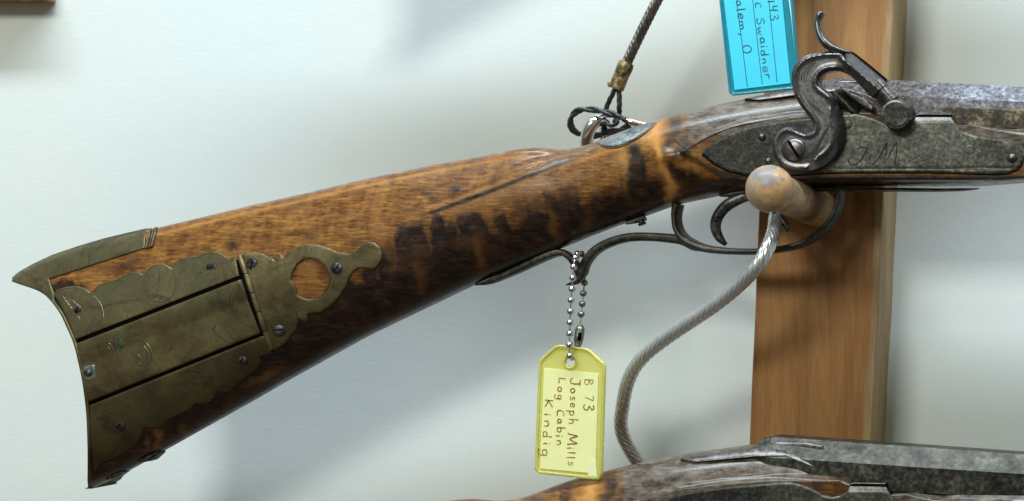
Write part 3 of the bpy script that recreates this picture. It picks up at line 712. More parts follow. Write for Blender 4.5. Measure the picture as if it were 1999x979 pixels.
LOCK = [(1369, 301), (1380, 288), (1398, 275), (1420, 262), (1450, 250), (1500, 240), (1560, 232), (1610, 227), (1650, 223), (1672, 222), (1690, 226), (1708, 232), (1722, 238), (1735, 246), (1752, 250), (1768, 246), (1780, 238), (1787, 225), (1793, 222), (1856, 222), (1860, 234), (1868, 246), (1880, 256), (1900, 264), (1930, 268), (1955, 272), (1977, 280), (1991, 292), (1998, 306), (1996, 320), (1986, 332), (1968, 339), (1940, 341), (1880, 339), (1800, 337), (1700, 337), (1620, 338), (1560, 342), (1500, 346), (1455, 343), (1420, 335), (1395, 322)]
relief('lock_mortise', [(x, y) for x, y in resample(np.array(LOCK)+0, 12)+np.array([0, 1.8])], lambda a, b: np.full(np.shape(a), 78.6), 60, M_gap, rifle, r=.3, step=10)
def lock_e(a, b):
    e = np.full(np.shape(a), 84.0)+.35*fbm(a/7, b/7, 9)
    ax = FX+(a-FX)*CD/(CD-84); by = FY+(b-FY)*CD/(CD-84)
    e = e-7*(1-sm(by, 224, 240))*(ax > 1780)*(ax < 1864)      # bevelled shelf under the barrel
    e = e-.9*np.exp(-((by-330+.004*(ax-1640))/1.6)**2)*sm(ax, 1610, 1640)
    return e
lock = relief('lock_plate', LOCK, lock_e, 74, M_lock, rifle, r=3.0, step=2.6, smooth_angle=40)
LE = lambda a, b: np.full(np.shape(a), 84.2)
dk = [[(1389, 301), (1400, 288), (1420, 274), (1450, 262), (1500, 252)], [(1392, 305), (1410, 322), (1440, 334), (1480, 339), (1515, 337)], [(1640, 330), (1760, 328), (1900, 331), (1965, 333)]]
engrave(dk, lock, 0, .8, efn=LE, name='border_line')
leaf = []
for k in range(9):
    x = 1400+k*9; leaf.append([(x, 287-k*1.8), (x+5, 278-k*1.8), (x+12, 272-k*1.6)])
    if k < 8: leaf.append([(x+4, 318+k*1.5), (x+12, 322+k*1.5), (x+18, 330+k)])
for k in range(8): leaf.append([(1440+k*1.5, 284+k*4.2), (1458, 281+k*4.4), (1480, 279+k*4.6)])
leaf += [[(1432, 292), (1440, 288), (1446, 296), (1438, 304), (1446, 310)], [(1428, 300), (1436, 308), (1432, 316)], [(1486, 292), (1496, 290), (1496, 310), (1486, 312), (1486, 292)], [(1455, 262), (1470, 258), (1488, 262)]]
engrave(leaf, lock, .1, .85, efn=LE, name='scroll_engraving')
# engraved initials
jm = [[(1684, 280), (1690, 276), (1695, 280), (1690, 296), (1681, 312), (1670, 321), (1659, 321), (1657, 312), (1664, 306)], [(1672, 291), (1684, 288), (1697, 291)],
      [(1694, 318), (1703, 321), (1713, 312), (1724, 294), (1731, 279), (1729, 300), (1726, 318)], [(1728, 316), (1738, 300), (1746, 284), (1751, 279), (1750, 300), (1747, 320), (1752, 323), (1757, 318)], [(1703, 300), (1697, 306), (1699, 314)],
      [(1765, 315), (1772, 306), (1779, 308), (1774, 316), (1786, 309), (1794, 305), (1800, 310), (1808, 303)], [(1782, 322), (1795, 315), (1812, 311), (1824, 304)]]
engrave(jm[:5], lock, .2, 1.3, efn=LE, name='engraved_initials'); engrave(jm[5:], lock, 0, .6, efn=LE, name='engraved_flourish')
def rnd(name, px, py, r, e0, dome, m, parent=rifle, **k): return screw(px, py, r, k.get('ang', 0), parent, off=0, efn=lambda a, b: np.full(np.shape(a), float(e0)), m=m, slot=k.get('slot', False), dome=dome, name=name, slotw=k.get('slotw', 2.2))
rnd('pin', 1655, 243, 7.5, 84.4, .8, M_lock); rnd('pin', 1894, 292, 9, 84.0, .5, M_iron); rnd('lock_screw', 1976, 309, 8.5, 84.6, 5, M_hammer, ang=70)
rnd('pin', 1488, 268, 6.5, 84.3, 8, M_hammer); rnd('pin', 1500, 315, 6, 84.3, 4, M_hammer)

# hammer
HAM = [(1545, 165), (1544, 150), (1547, 135), (1555, 122), (1567, 112), (1582, 105), (1602, 101), (1625, 99), (1650, 100), (1664, 102), (1678, 111), (1703, 131), (1733, 156), (1731, 162), (1707, 187), (1702, 191), (1686, 175), (1667, 155), (1652, 144), (1635, 138), (1617, 139), (1605, 145), (1599, 155), (1599, 165), (1606, 172), (1618, 181), (1630, 194), (1638, 210), (1643, 228), (1647, 244), (1648, 262), (1644, 284), (1632, 305), (1614, 321), (1594, 330), (1570, 335), (1546, 333), (1526, 325), (1512, 309), (1508, 290), (1509, 274), (1517, 258), (1529, 249), (1545, 248), (1560, 254), (1572, 259), (1582, 257), (1587, 250), (1587, 242), (1582, 232), (1572, 219), (1560, 204), (1549, 185)]
HAMs = [tuple(p) for p in catmull(HAM[:12], 2)]+HAM[12:16]+[tuple(p) for p in catmull(HAM[16:], 2)]
HE0 = 116.0
def to_s(a, b, e): f = CD/(CD-e); return FX+(a-FX)*f, FY+(b-FY)*f
HAMA = np.array(HAMs)
def ham_e(a, b):
    x, y = to_s(a, b, HE0); shp = np.shape(x); P = np.stack([np.ravel(x), np.ravel(y)], -1)
    d = sdf(P, HAMA).reshape(shp)
    head = sm(x-(1630+.0*y), 0, 25)*(1-sm(y, 190, 200))
    dx, dy = .768, .640; nrm = (x-1655)*(-dy)+(y-112)*dx    # distance below the ridge line on the head
    roof = -1.5*np.clip(-(nrm-9), 0, None)-.60*np.clip(nrm-9, 0, None)
    g = sm(x+.3*(y-290), 1588, 1604)*sm(y, 150, 185)
    body = -4.2*(1-sm(d, 1.5, 5.5))*(1-g)-20*g*(1-sm(d, 2, 19))+1.4*np.exp(-((d-7.5-14*g)/2.0)**2)-1.0*sm(d, 10, 16)
    bulge = 5*blob(x, y, 1552, 288, 44, 44)
    return HE0+body*(1-head)+(roof+2)*head+bulge-5*sm(y, 120, 200)*(1-sm(y, 230, 260))*0
hammer = relief('hammer', HAMs, ham_e, 88, M_hammer, rifle, r=3.2, step=2.0, smooth_angle=38)
HF = lambda a, b: ham_e(a, b)
swirl = []
for k in range(7):
    r0 = 26+k*2.6
    swirl.append([(1549+(r0)*math.cos(t), 290+(r0*.9)*math.sin(t)) for t in np.linspace(-2.9+.1*k, -1.7+.06*k, 6)])
for k in range(9): swirl.append([(1582+k*3.2, 300-k*5.4), (1592+k*3.0, 293-k*5.4), (1601+k*2.6, 283-k*5.2)])
for k in range(5): swirl.append([(1572+k*5, 190+k*4), (1580+k*5, 204+k*3), (1592+k*4, 222)])
for k in range(4): swirl.append([(1559+k*5, 160), (1561+k*5, 142), (1572+k*4, 125+k*2), (1594, 114+k*2.5)])
for k in range(6): swirl.append([(1560+k*6, 312-k*.5), (1570+k*6, 307-k*2), (1580+k*6, 298-k*3)])
engrave(swirl, hammer, .2, .85, efn=HF, name='scroll_engraving', n=3)
# hammer screw
pS = np.array(R(*unproj(1551, 292, 121), 121))
V, F = lathe_geo(pS+np.array([0, 6*KC, 0]), (0, -1, 0), [(0, 24*KC), (3*KC, 24*KC), (4.5*KC, 22.5*KC)], 36); mesh('washer', V, F, M_hammer, rifle, angle=40)
o = rnd('hammer_screw', 1551, 293, 22, 119, 6.5, M_hammer, ang=-58, slot=True, slotw=5.5)
# spur
sp = catmull([(1660, 103), (1640, 99), (1622, 92), (1608, 80), (1600, 64), (1597, 47), (1600, 33), (1606, 25)], 6)
pts = np.array([R(*unproj(x, y, 108), 108) for x, y in sp])
V, F = tube_geo(pts, np.array([2.5, 5, 8, 9, 8.5, 7.5, 6.5, 7.5, 6])*KC, 16, flat=((0, 1, 0), 1.5)); mesh('spur', V, F, M_hammer, hammer)
# nipple, bolster
def cyl(name, p0, p1, prof, m, parent, sides=32, angle=40):
    p0, p1 = np.array(p0), np.array(p1); L = np.linalg.norm(p1-p0)
    V, F = lathe_geo(p0, p1-p0, [(t*L, r*KC) for t, r in prof], sides); return mesh(name, V, F, m, parent, angle=angle)
P1 = R(*unproj(1710, 164, 100), 100); P2 = R(*unproj(1742, 199, 100), 100)
cyl('nipple', P1, P2, [(0, 15), (.35, 15), (.36, 12.5), (.86, 12.5), (.87, 14.5), (1, 14.5)], M_barrel, rifle)
Pb, Pf = R(*unproj(1755, 228, 60), 60), R(*unproj(1749, 223, 118), 118)
cyl('bolster', Pb, Pf, [(0, 30), (.12, 31), (.2, 29), (.86, 28), (.95, 26.5), (.96, 22.5), (1, 22.0)], M_iron, rifle, 40)
cyl('bolster_cap', R(*unproj(1749, 223, 116), 116), R(*unproj(1749, 223, 119.2), 119.2), [(0, 24), (.6, 24), (1, 22.5)], M_lock, rifle, 40)
# flash guard behind the hammer neck
FG = [(1628, 176), (1640, 172), (1655, 177), (1668, 186), (1684, 194), (1700, 204), (1706, 212), (1704, 222), (1690, 220), (1670, 224), (1645, 222), (1634, 204)]
relief('flash_guard', FG, lambda a, b: 74+7*np.sin((a-b)/8.5)+3*fbm(a/8, b/8, 6), 40, M_guard, rifle, r=4, step=3)
relief('flash_guard_lip', [(1641, 173), (1656, 176), (1680, 186), (1697, 199), (1706, 212), (1702, 219), (1690, 212), (1672, 200), (1655, 187)], lambda a, b: 84+3*fbm(a/6, b/6, 2)+.15*(a-1670), 60, M_breech, rifle, r=4, step=3)
relief('tang', [(1450, 193), (1480, 187), (1545, 177), (1600, 166), (1640, 158), (1700, 157), (1730, 161), (1738, 175), (1730, 196), (1715, 198), (1660, 178), (1600, 180), (1540, 188), (1480, 196)], lambda a, b: np.minimum(E(a, b)+4, 58)*0+np.clip(E(a, b)*.6+22+.06*(a-1430), 0, 62), -10, M_breech, rifle, r=3, step=3.5)

# ------------------------------------------------------------------ trigger guard
def up(l, e=0): return [unproj(x, y, e) for x, y in l]
strip('guard_bow', up([(1324, 399), (1321, 425), (1326, 450), (1342, 470), (1372, 484), (1410, 490), (1460, 492), (1510, 489), (1560, 479), (1598, 459), (1624, 432), (1637, 404), (1641, 378), (1640, 366)]), [15, 11, 12, 17, 15, 13, 12, 12, 12, 12, 12, 13, 16], [42, 42, 46, 50, 52, 52, 52, 52, 50, 48, 46, 46, 50], 0, M_guard, rifle)
strip('guard_spur', up([(1392, 491), (1360, 482), (1336, 470), (1310, 466), (1270, 463), (1230, 464), (1195, 473), (1165, 489), (1146, 512), (1138, 534), (1126, 550), (1106, 557)]), [5, 18, 20, 18, 17, 17, 17, 17, 17, 17, 12, 2], [40, 34, 30, 28, 24, 24, 24, 24, 22, 20, 14, 4], 2, M_guard, rifle)
strip('guard_tail', up([(930, 557), (960, 550), (1010, 528), (1055, 507), (1085, 495), (1103, 495), (1119, 507), (1129, 527), (1133, 546)]), [2, 10, 14, 15, 15, 13, 13, 15, 8], [8, 20, 26, 28, 26, 24, 22, 18, 10], 2, M_guard, rifle)
strip('guard_plate', up([(1500, 368), (1560, 370), (1640, 371), (1740, 371), (1830, 372), (1880, 371), (1912, 369)]), [5, 7, 8, 7, 6, 5, 2], [40, 44, 46, 44, 40, 30, 10], 4, M_guard, rifle)
strip('trigger_plate', up([(1408, 383), (1430, 380), (1470, 376), (1540, 373)]), [4, 10, 14, 8], [26, 30, 34, 34], 0, M_guard, rifle)
tp = catmull(up([(1478, 378), (1450, 386), (1420, 402), (1402, 424), (1398, 445), (1405, 464), (1418, 478)]), 8)
V, F = tube_geo(np.array([R(a, b, 3) for a, b in tp]), np.array([11, 11, 11.5, 11, 10.5, 9.5, 8, 4])*KC, 16, flat=((0, 1, 0), 1.1)); mesh('trigger', V, F, M_iron, rifle)
tp = catmull(up([(1512, 376), (1512, 398), (1520, 420), (1534, 440), (1538, 452)]), 8)
V, F = tube_geo(np.array([R(a, b, 3) for a, b in tp]), np.array([8, 8, 8, 7, 3.5])*KC, 14); mesh('trigger', V, F, M_iron, rifle)
strip('sling_bracket', up([(1225, 438), (1245, 433), (1262, 427)]), [3, 7, 9], [12, 14, 14], 6, M_guard, rifle)
cyl('bracket_screw', R(1255, 430, 12), R(1259, 440, 12), [(0, 5), (.6, 5), (.62, 8), (1, 7)], M_guard, rifle, 16)

# ------------------------------------------------------------------ the neighbouring rifles on the same rack
def neighbour(name, da, db, label, keep):
    r = rifle.copy(); r.name = name; COL.objects.link(r); r.location = rifle.location+Vector((da*KC, 0, -db*KC)); r['label'] = label
    for ch in [c for c in rifle.children if c.name.split('.')[0] in keep]:
        c = ch.copy(); COL.objects.link(c); c.parent = r
        if c.name.startswith('barrel'): c.material_slots[0].link = 'OBJECT'; c.material_slots[0].material = M_guard
    return r
up_ = neighbour('percussion_rifle', 0, 0, 'unseen rifle above the top edge, shrunk and placed to cast a soft shadow on the wall', ('stock', 'barrel', 'guard_bow', 'butt_plate', 'lock_plate', 'tang'))
k = .7; P0 = rifle.location; T0 = R(1500, 300, 0)-P0          # unseen copy, shrunk about its lock to shade the wall
up_.scale = (k, k, k); up_.location = R(1500, -480, 0)-T0*k; 
nb = neighbour('percussion_rifle', -124, 690, 'dark brown rifle stock rising into the bottom edge, below the yellow tag', ('stock', 'barrel', 'tang', 'lock_plate', 'lock_mortise'))
piv = R(1180, 935, 0); nb.rotation_euler = (0, math.radians(1), 0)
nb.location = piv+Matrix.Rotation(math.radians(1), 3, 'Y') @ (nb.location-piv)

# ------------------------------------------------------------------ security cables
def cable(name, pts, r, m, parent, ridges=7, pitch=26, n=14, depth=.16, sides=56, phase=0):
    P = catmull([tuple(p) for p in pts], n); V, F = tube_geo(P, r*S0, sides, ridges, pitch*S0, depth, phase=phase)
    return mesh(name, V, F, m, parent)
c1 = empty('security_cable', W(1205, 175, 150), 'grey twisted steel cable from the top edge ending in a brass ferrule', 'cable')
cable('wire_rope', [W(1560, -560, 225), W(1520, -470, 215), W(1430, -290, 205), W(1345, -120, 190), W(1312, -55, 185), W(1282, 3, 180), W(1252, 63, 170), W(1222, 126, 160), W(1217, 136, 160)], 9.2, M_cabled, c1, 7, 70, 60, .22)
V, F = tube_geo(catmull([tuple(W(*p)) for p in [(1224, 122, 160), (1219, 134, 160), (1211, 153, 159), (1203, 174, 158)]], 6), np.array([12.5, 14.5, 14.3, 13.5, 14.0, 13.2])*S0, 24, flat=((0, 1, 0), .8)); mesh('ferrule', V, F, M_ferrule, c1, angle=50)
cyl('ferrule_rivet', W(1193, 162, 162), W(1191, 170, 160), [(0, 6), (.5, 7), (1, 4)], M_ferrule, c1, 14)
cable('eye_strand', [W(1202, 168, 158), W(1197, 182, 158), W(1189, 198, 155), W(1183, 214, 145), W(1180, 228, 125)], 4.6, M_wire, c1, 3, 40, 12, .25, 24)
cable('eye_strand', [W(1208, 170, 158), W(1209, 190, 158), W(1209, 212, 155), W(1208, 228, 140), W(1200, 238, 125)], 4.8, M_wire, c1, 3, 40, 12, .25, 24)

c2 = empty('wire_lanyard', W(1165, 235, 150), 'thin black twisted wire loop hooked through the chrome shackle behind the wrist', 'wire')
loop = [(1232, 240, 170), (1214, 231, 176), (1195, 223, 178), (1172, 217, 176), (1150, 214, 172), (1130, 216, 166), (1116, 228, 160), (1114, 244, 156), (1122, 257, 150), (1140, 265, 140), (1162, 265, 135), (1185, 259, 140), (1208, 254, 150), (1228, 247, 166)]
for ph, dz in ((0, 0), (3.14, 1)):
    P = catmull([tuple(W(*p)) for p in loop], 10); n = len(P)
    s = np.concatenate([[0], np.cumsum(np.linalg.norm(np.diff(P, axis=0), axis=1))]); an = s/(75*S0)*2*np.pi+ph
    T = np.gradient(P, axis=0); T /= np.linalg.norm(T, axis=1)[:, None]; Nn = np.cross(T, [0, 1, 0]); Nn /= np.linalg.norm(Nn, axis=1)[:, None]; Bn = np.cross(T, Nn)
    Q = P+(np.cos(an)[:, None]*Nn+np.sin(an)[:, None]*Bn)*2.6*S0
    V, F = tube_geo(Q, 3.9*S0, 20, 3, 30*S0, .22); mesh('strand', V, F, M_wire, c2)
cable('tail', [W(1180, 236, 150), W(1192, 246, 160), W(1205, 240, 165), W(1200, 228, 160), W(1185, 226, 150)], 3.8, M_wire, c2, 3, 16, 12, .25, 20)
V, F = tube_geo(catmull([tuple(W(*p)) for p in [(1222, 236, 170), (1233, 239, 170), (1246, 242, 168), (1262, 245, 166)]], 6), np.array([5.5, 6.6, 6.2, 5.8, 5.0])*S0, 20); mesh('crimp_sleeve', V, F, m_plain('copper_sleeve', (.72, .50, .47), .2, .9, .2, 300, .2), c2, angle=50)

# chrome shackle: a closed steel ring behind the wrist
def ring_shackle():
    t = empty('shackle', W(1160, 280, 120), 'shiny chrome shackle standing up behind the rifle wrist', 'shackle')
    pts = [(1145, 300, 150), (1145, 275, 165), (1151, 252, 172), (1162, 238, 168), (1174, 236, 150), (1181, 248, 130), (1182, 270, 115), (1180, 300, 108)]
    P = catmull([tuple(W(*p)) for p in pts], 10); V, F = tube_geo(P, 11*S0, 24); mesh('bow', V, F, M_chrome, t)
    cyl('cross_pin', W(1140, 306, 152), W(1186, 306, 105), [(0, 12), (1, 12)], M_chrome, t, 20)
ring_shackle()

c3 = empty('security_cable', W(1516, 420, 230), 'shiny clear coated steel cable curving down left from the peg across the trigger guard', 'cable')
cable('wire_rope', [W(1530, 385, 150), W(1520, 402, 185), W(1514, 425, 225), W(1511, 450, 268), W(1500, 482, 305), W(1478, 520, 315), W(1442, 558, 305), W(1395, 597, 290), W(1345, 631, 270), W(1298, 663, 250), W(1256, 697, 228), W(1231, 733, 205), W(1217, 785, 175), W(1216, 850, 140), W(1270, 940, 110), W(1330, 1030, 80)], 12.4, M_cable, c3, 11, 150, 34, .075, 110)

# ------------------------------------------------------------------ tags
GLY = {  # handwriting strokes: x right, y up, baseline 0, capitals 1
 'B': (.6, [[(0, 0), (.02, .5), (.04, 1), (.35, .95), (.42, .75), (.05, .52), (.45, .42), (.5, .15), (.3, 0), (0, .02)]]), '7': (.55, [[(0, .95), (.25, .98), (.45, .95), (.3, .5), (.18, 0)]]),
 '3': (.55, [[(.02, .9), (.25, 1), (.4, .8), (.12, .55), (.42, .38), (.38, .08), (.15, 0), (0, .12)]]), 'J': (.6, [[(.1, 1), (.55, 1)], [(.38, 1), (.4, .5), (.34, .05), (.12, 0), (0, .22)], [(.36, .9), (.42, .4)]]),
 'o': (.42, [[(.2, .5), (.03, .4), (.02, .15), (.15, 0), (.3, .1), (.33, .35), (.2, .5)]]), 's': (.36, [[(.28, .48), (.08, .46), (.1, .3), (.26, .2), (.22, .02), (0, .04)]]),
 'e': (.40, [[(.02, .25), (.3, .28), (.28, .46), (.12, .5), (.02, .3), (.05, .05), (.2, 0), (.34, .1)]]), 'p': (.45, [[(.04, .5), (.05, 0), (.04, -.4)], [(.05, .4), (.2, .5), (.35, .35), (.3, .08), (.06, .02)]]),
 'h': (.45, [[(.05, 1), (.05, .5), (.04, 0)], [(.05, .3), (.2, .48), (.32, .38), (.33, 0)]]), 'M': (.85, [[(0, 0), (.08, .5), (.15, 1), (.28, .5), (.4, .25), (.52, .6), (.65, 1), (.7, .5), (.74, 0)]]),
 'i': (.2, [[(.06, .45), (.06, .2), (.08, 0)], [(.06, .68), (.08, .72), (.07, .66)]]), 'l': (.2, [[(.06, 1), (.05, .5), (.08, 0)]]), 'L': (.5, [[(.04, 1), (.03, .5), (.02, .02), (.2, .0), (.42, .03)]]),
 'g': (.45, [[(.32, .42), (.15, .5), (.03, .35), (.06, .08), (.22, .05), (.33, .3)], [(.33, .48), (.33, 0), (.28, -.35), (.1, -.42), (0, -.25)]]), 'C': (.5, [[(.42, .78), (.2, .85), (.03, .5), (.1, .08), (.42, .06)]]),
 'a': (.44, [[(.3, .42), (.14, .5), (.02, .28), (.1, .02), (.25, .08), (.32, .4)], [(.32, .48), (.32, .15), (.4, 0)]]), 'b': (.43, [[(.05, 1), (.04, .5), (.05, 0)], [(.05, .32), (.2, .48), (.34, .3), (.26, .02), (.05, .03)]]),
 'n': (.45, [[(.04, .48), (.05, .2), (.05, 0)], [(.05, .32), (.2, .48), (.32, .36), (.34, 0)]]), 'K': (.6, [[(.05, 1), (.04, .5), (.03, 0)], [(.48, .95), (.25, .65), (.06, .45), (.28, .25), (.5, 0)]]),
 'd': (.45, [[(.3, .38), (.12, .46), (.02, .22), (.12, 0), (.3, .12)], [(.33, 1), (.32, .5), (.34, 0)]]), '1': (.25, [[(.08, 1), (.08, .5), (.07, 0)]]), '4': (.55, [[(.05, 1), (.04, .6), (.1, .45), (.4, .5)], [(.42, 1), (.36, .5), (.34, 0)]]),
 'S': (.5, [[(.42, .88), (.2, 1), (.04, .8), (.2, .55), (.4, .35), (.34, .05), (.12, 0), (0, .14)]]), 'w': (.6, [[(0, .45), (.08, .05), (.14, 0), (.26, .35), (.32, .05), (.4, 0), (.5, .45)]]), 'r': (.35, [[(.04, .48), (.05, .2), (.05, 0)], [(.05, .3), (.15, .46), (.3, .44)]]),
 'm': (.7, [[(.03, .48), (.04, 0)], [(.04, .3), (.16, .46), (.27, .36), (.28, 0)], [(.28, .32), (.42, .46), (.53, .34), (.55, 0)]]), ',': (.25, [[(.08, .08), (.08, -.05), (0, -.22)]]), 'O': (.6, [[(.25, 1), (.04, .7), (.08, .15), (.3, 0), (.48, .3), (.44, .8), (.25, 1)]]), ' ': (.35, [])}
def write(name, text, at, fwd, upv, size, off, r, m, parent, gap=.1, tight=1.0):
    """handwriting strokes laid on a card: at(px, py) gives the card's surface, off lifts the ink; start, directions and size in photo px"""
    bag = Bag(); x = 0; (sx, sy, pos) = at
    for ch in text:
        wd, st = GLY[ch]; jit = random.uniform(-.10, .10); js = random.uniform(.84, 1.14)
        for s in st:
            P = catmull(s, 6) if len(s) > 2 else np.array([s[0], ((s[0][0]+s[1][0])/2, (s[0][1]+s[1][1])/2), s[1]])
            pts = []
            for p in P:
                u = (x+p[0]*js)*size*tight; v = (p[1]*js+jit)*size
                q = pos(sx+fwd[0]*u+upv[0]*v, sy+fwd[1]*u+upv[1]*v); pts.append((q.x, q.y-off*S0, q.z))
            V, F = tube_geo(np.array(pts), np.array([random.uniform(.6, 1.35) for _ in range(4)])*r, 6, flat=((0, 1, 0), .35)); bag.add(V, F)
        x += wd+gap
    return bag.build(name, m, parent)

def card(name, px, d, thick, m, parent, r=1.2, hole=None, d2=None):
    """flat solid sheet: px outline in photo pixels at distance d; tilt by d2(px,py)"""
    O = np.array(px, float); holes = [np.array(hole)] if hole is not None else []
    pts = [O]+holes; P = np.concatenate(pts); ed = []; s = 0
    for l in pts: ed += [(s+i, s+(i+1) % len(l)) for i in range(len(l))]; s += len(l)
    res = delaunay_2d_cdt([Vector(p) for p in P], ed, [], 0, 1e-4); V2 = np.array([tuple(v) for v in res[0]]); T = [tuple(f) for f in res[2]]
    def ok(f):
        c = V2[list(f)].mean(0)[None]; return sdf(c, O)[0] > 0 and all(sdf(c, h)[0] < 0 for h in holes)
    T = [f for f in T if ok(f)]; dd = d2 or (lambda x, y: d)
    Vf = np.array([W(x, y, dd(x, y)) for x, y in V2]); Vb = Vf+np.array([0, thick*S0, 0]); n = len(V2); be = set()
    for f in T:
        for i in range(len(f)): be.add((f[i], f[(i+1) % len(f)]))
    nn = np.cross(Vf[T[0][1]]-Vf[T[0][0]], Vf[T[0][2]]-Vf[T[0][0]]); fl = nn[1] > 0
    F = [f[::-1] if fl else f for f in T]+[tuple(i+n for i in (f if fl else f[::-1])) for f in T]
    for i, j in be:
        if (j, i) not in be:
            q = (j, i, i+n, j+n); F.append(q[::-1] if fl else q)
    o = mesh(name, np.concatenate([Vf, Vb]), F, m, parent, smooth=False)
    bv = o.modifiers.new('bevel', 'BEVEL'); bv.width = r*S0; bv.segments = 3; bv.limit_method = 'ANGLE'; bv.angle_limit = math.radians(50)
    return o
def rim_tube(name, pts, d, r, m, parent, closed=True, dd=None):
    P = resample(np.array(pts, float), 5) if closed else np.array(pts, float)
    V, F = tube_geo(np.array([W(x, y, dd(x, y) if dd else d) for x, y in P]), r*S0, 10, closed=closed, flat=((0, 1, 0), .6)); return mesh(name, V, F, m, parent)

def yellow_tag():
    D0 = 262; dd = lambda x, y: D0+(y-800)*.02+(x-1110)*.05
    t = empty('key_tag', W(1113, 706, D0), 'yellow plastic key tag with brown handwriting hanging on a ball chain', 'tag')
    out = [(1082, 676), (1092, 673), (1145, 680), (1152, 683), (1180, 709), (1182, 718), (1176, 925), (1171, 937), (1160, 937), (1050, 925), (1043, 918), (1051, 708), (1054, 701)]
    th = np.linspace(0, 2*np.pi, 25)[:-1]; hole = [(1113+8*math.cos(a), 707+8.5*math.sin(a)) for a in th]
    card('holder', out, D0, 5, M_yplas, t, 1.6, hole, dd)
    inn = [(x*.945+1113*.055, y*.975+806*.025) for x, y in out]
    rim_tube('rim', inn, 0, 2.4, M_yplas, t, dd=lambda x, y: dd(x, y)+1.0)
    rim_tube('eyelet', [(1113+12.5*math.cos(a), 707+13*math.sin(a)) for a in th], 0, 2.2, M_yplas, t, dd=lambda x, y: dd(x, y)+1.2)
    pap = card('paper_insert', [(1062, 719), (1168, 730), (1162, 925), (1054, 915)], D0+2.5, 1.0, M_ypap, t, .2, None, lambda x, y: dd(x, y)+1.2)
    card('glare_patch', [(1147, 930), (1150, 905), (1157, 897), (1163, 905), (1166, 931)], 0, .6, m_plain('plastic_glare', (.93, .97, .55), .1), t, .2, None, lambda x, y: dd(x, y)+1.9)  # pale patch paints a glare on the plastic
    f = (-.045, 1.0); u = (1.0, .06); pos = lambda x, y: W(x, y, dd(x, y)+1.2)
    kk = dict(r=.8*S0, m=M_inkr, parent=pap)
    write('handwriting', 'B 73', (1143, 741, pos), f, u, 18, .4, gap=.25, tight=1.2, **kk)
    write('handwriting', 'Joseph Mills', (1115, 738, pos), f, u, 18, .4, gap=.14, tight=1.50, **kk)
    write('handwriting', 'Log Cabin', (1091, 738, pos), f, u, 15, .4, gap=.18, tight=1.70, **kk)
    write('handwriting', 'Kindig', (1063, 780, pos), f, u, 18, .4, gap=.20, tight=1.85, **kk)
yellow_tag()

def blue_tag():
    D0 = 262; dd = lambda x, y: D0
    t = empty('key_tag', W(1470, -110, D0), 'blue plastic key tag with handwriting hanging above the rifle beside the hammer', 'tag')
    out = [(1392, -86), (1400, -100), (1430, -128), (1440, -132), (1505, -138), (1516, -134), (1540, -112), (1545, -100), (1551, 30), (1559, 118), (1556, 168), (1550, 175), (1430, 187), (1423, 183)]
    out = [(1396, -70), (1404, -96), (1440, -132), (1505, -138), (1536, -106), (1541, -80), (1548, 0), (1562, 166), (1556, 174), (1430, 187), (1423, 182)]
    th = np.linspace(0, 2*np.pi, 25)[:-1]; hole = [(1473+8*math.cos(a), -105+8.5*math.sin(a)) for a in th]
    card('holder', out, D0, 5, M_bplas, t, 1.6, hole, dd)
    inn = [(x*.955+1478*.045, y*.985+30*.015) for x, y in out]
    rim_tube('rim', inn, 0, 2.4, M_bplas, t, dd=lambda x, y: D0+1)
    P = card('paper_insert', [(1406, -60), (1518, -68), (1527, 0), (1543, 163), (1434, 176), (1413, 0)], 0, 1.0, M_bpap, t, .2, None, lambda x, y: D0+1.4)
    rim_tube('plastic_seam', [(1533, -60), (1546, 40), (1556, 150)], D0+1.4, 1.2, M_wire and m_plain('clear_edge', (.45, .75, .85), .15), t, closed=False)
    f = (.13, 1.0); u = (1.0, -.10); pos = lambda x, y: W(x, y, D0+1.4)
    kk = dict(r=.75*S0, m=M_inkb, parent=P)
    write('handwriting', 'B143', (1496, -16, pos), f, u, 16, .4, gap=.24, tight=1.35, **kk)
    write('handwriting', 'C Swaidner', (1473, 6, pos), f, u, 15, .4, gap=.12, tight=1.86, **kk)
    write('handwriting', 'Salem, O', (1434, -16, pos), f, u, 16, .4, gap=.13, tight=1.75, **kk)
    for (x0, y0, x1, y1) in ((1494, -66, 1517, 161), (1462, -64, 1488, 165), (1430, -62, 1459, 169)):
        p = [np.array(W(x0+(x1-x0)*s, y0+(y1-y0)*s, D0+1.7)) for s in np.linspace(0, 1, 12)]
        V, F = tube_geo(np.array(p), .55*S0, 6, flat=((0, 1, 0), .4)); mesh('ruled_line', V, F, M_inkb, P)
    return D0
blue_tag()

# ball chains
bead_me = {}
def bead(parent, p, r, m):
    key = (round(r, 2), m.name)
    if key not in bead_me:
        bag = Bag(); prof = [(-r*S0*math.cos(t), max(r*S0*math.sin(t), 1e-6)) for t in np.linspace(0, math.pi, 13)]
        V, F = lathe_geo((0, 0, 0), (0, 0, 1), prof, 20); o = mesh('bead', V, F, m, None); bead_me[key] = o.data; bpy.data.objects.remove(o)
    o = bpy.data.objects.new('bead', bead_me[key]); COL.objects.link(o); o.parent = parent; o.location = Vector(p)-parent.location; return o
def chain(t, pts, m, r=6.0, gap=19.5):
    P = catmull([tuple(W(*p)) for p in pts], 20); s = np.concatenate([[0], np.cumsum(np.linalg.norm(np.diff(P, axis=0), axis=1))])
    n = int(s[-1]/(gap*S0)); 
    for k in range(n+1):
        q = np.array([np.interp(k*gap*S0, s, P[:, i]) for i in range(3)]); bead(t, q, r, m)
    V, F = tube_geo(P, 1.3*S0, 8); mesh('link_wire', V, F, m, t)
ch = empty('ball_chain', W(1128, 500, 262), 'silver ball chain looped over the trigger guard spur, holding the yellow tag', 'chain')
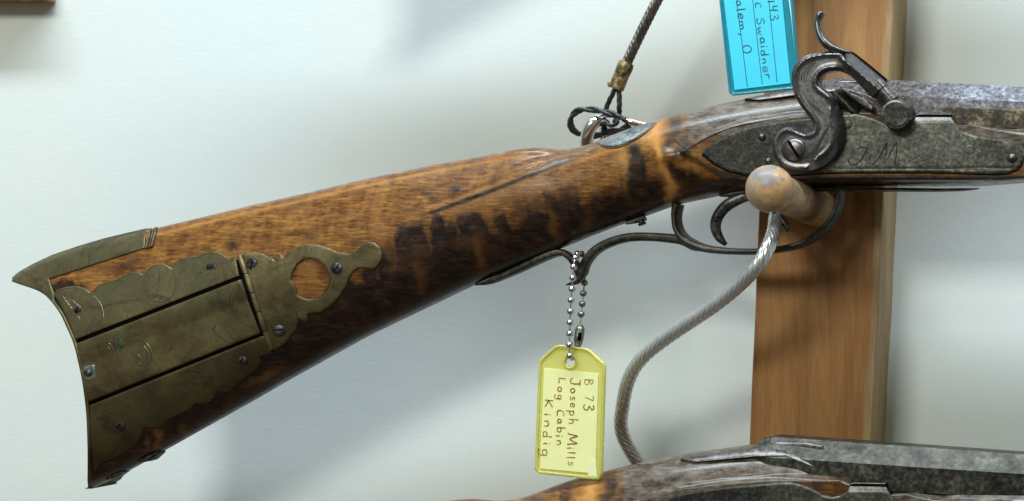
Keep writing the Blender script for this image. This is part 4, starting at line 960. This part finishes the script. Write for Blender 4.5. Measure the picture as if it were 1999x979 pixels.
chain(ch, [(1128, 496, 240), (1122, 508, 262), (1119, 530, 268), (1117, 560, 270), (1114, 600, 270), (1112, 650, 270), (1112, 690, 272), (1115, 704, 264)], M_bead)
chain(ch, [(1135, 496, 226), (1141, 510, 212), (1143, 530, 212), (1141, 552, 214), (1137, 590, 222), (1133, 632, 236)], M_beadd)
P = [W(1133, 636, 236), W(1132, 646, 240), W(1130, 660, 244), W(1128, 674, 248)]
V, F = tube_geo(catmull([tuple(p) for p in P], 6), np.array([5, 8, 8.4, 8, 6])*S0, 18); mesh('connector', V, F, M_beadd, ch, angle=50)
V, F = tube_geo(np.array([tuple(W(1132, 650, 252)), tuple(W(1131, 665, 254))]), 3.2*S0, 10); mesh('connector_slot', V, F, M_gap, ch)
chain(ch, [(1128, 674, 248), (1122, 692, 252), (1117, 704, 256)], M_beadd, gap=18)
ch2 = empty('ball_chain', W(1473, -160, 262), 'silver ball chain holding the blue tag, above the top edge of the photo', 'chain')
chain(ch2, [(1473, -108, 266), (1476, -150, 264), (1480, -200, 258), (1478, -225, 245)], M_bead)
chain(ch2, [(1473, -104, 256), (1466, -150, 250), (1468, -200, 236), (1474, -225, 235)], M_bead)

# ------------------------------------------------------------------ ledge in the top left corner
def ledge():
    x0, x1 = -260, 84
    V = []; dd = 62
    A, B = W(x0, -7, dd), W(x1-26, -7, dd); C = W(x0, -60, dd)
    V = [(A.x, 0, A.z), (B.x, 0, B.z), (B.x, A.y, B.z), (A.x, A.y, A.z), (A.x, 0, C.z), (B.x, 0, C.z), (B.x, A.y, C.z), (A.x, A.y, C.z)]
    o = mesh('wooden_rail', V, [(0, 1, 2, 3), (7, 6, 5, 4), (0, 4, 5, 1), (1, 5, 6, 2), (2, 6, 7, 3), (3, 7, 4, 0)], M_post, smooth=False, loc=W(-60, -20, 10))
    bv = o.modifiers.new('bevel', 'BEVEL'); bv.width = .0012; bv.segments = 3
    prop(o, 'end of a brown wooden rail on the wall in the top left corner', 'rail')
ledge()
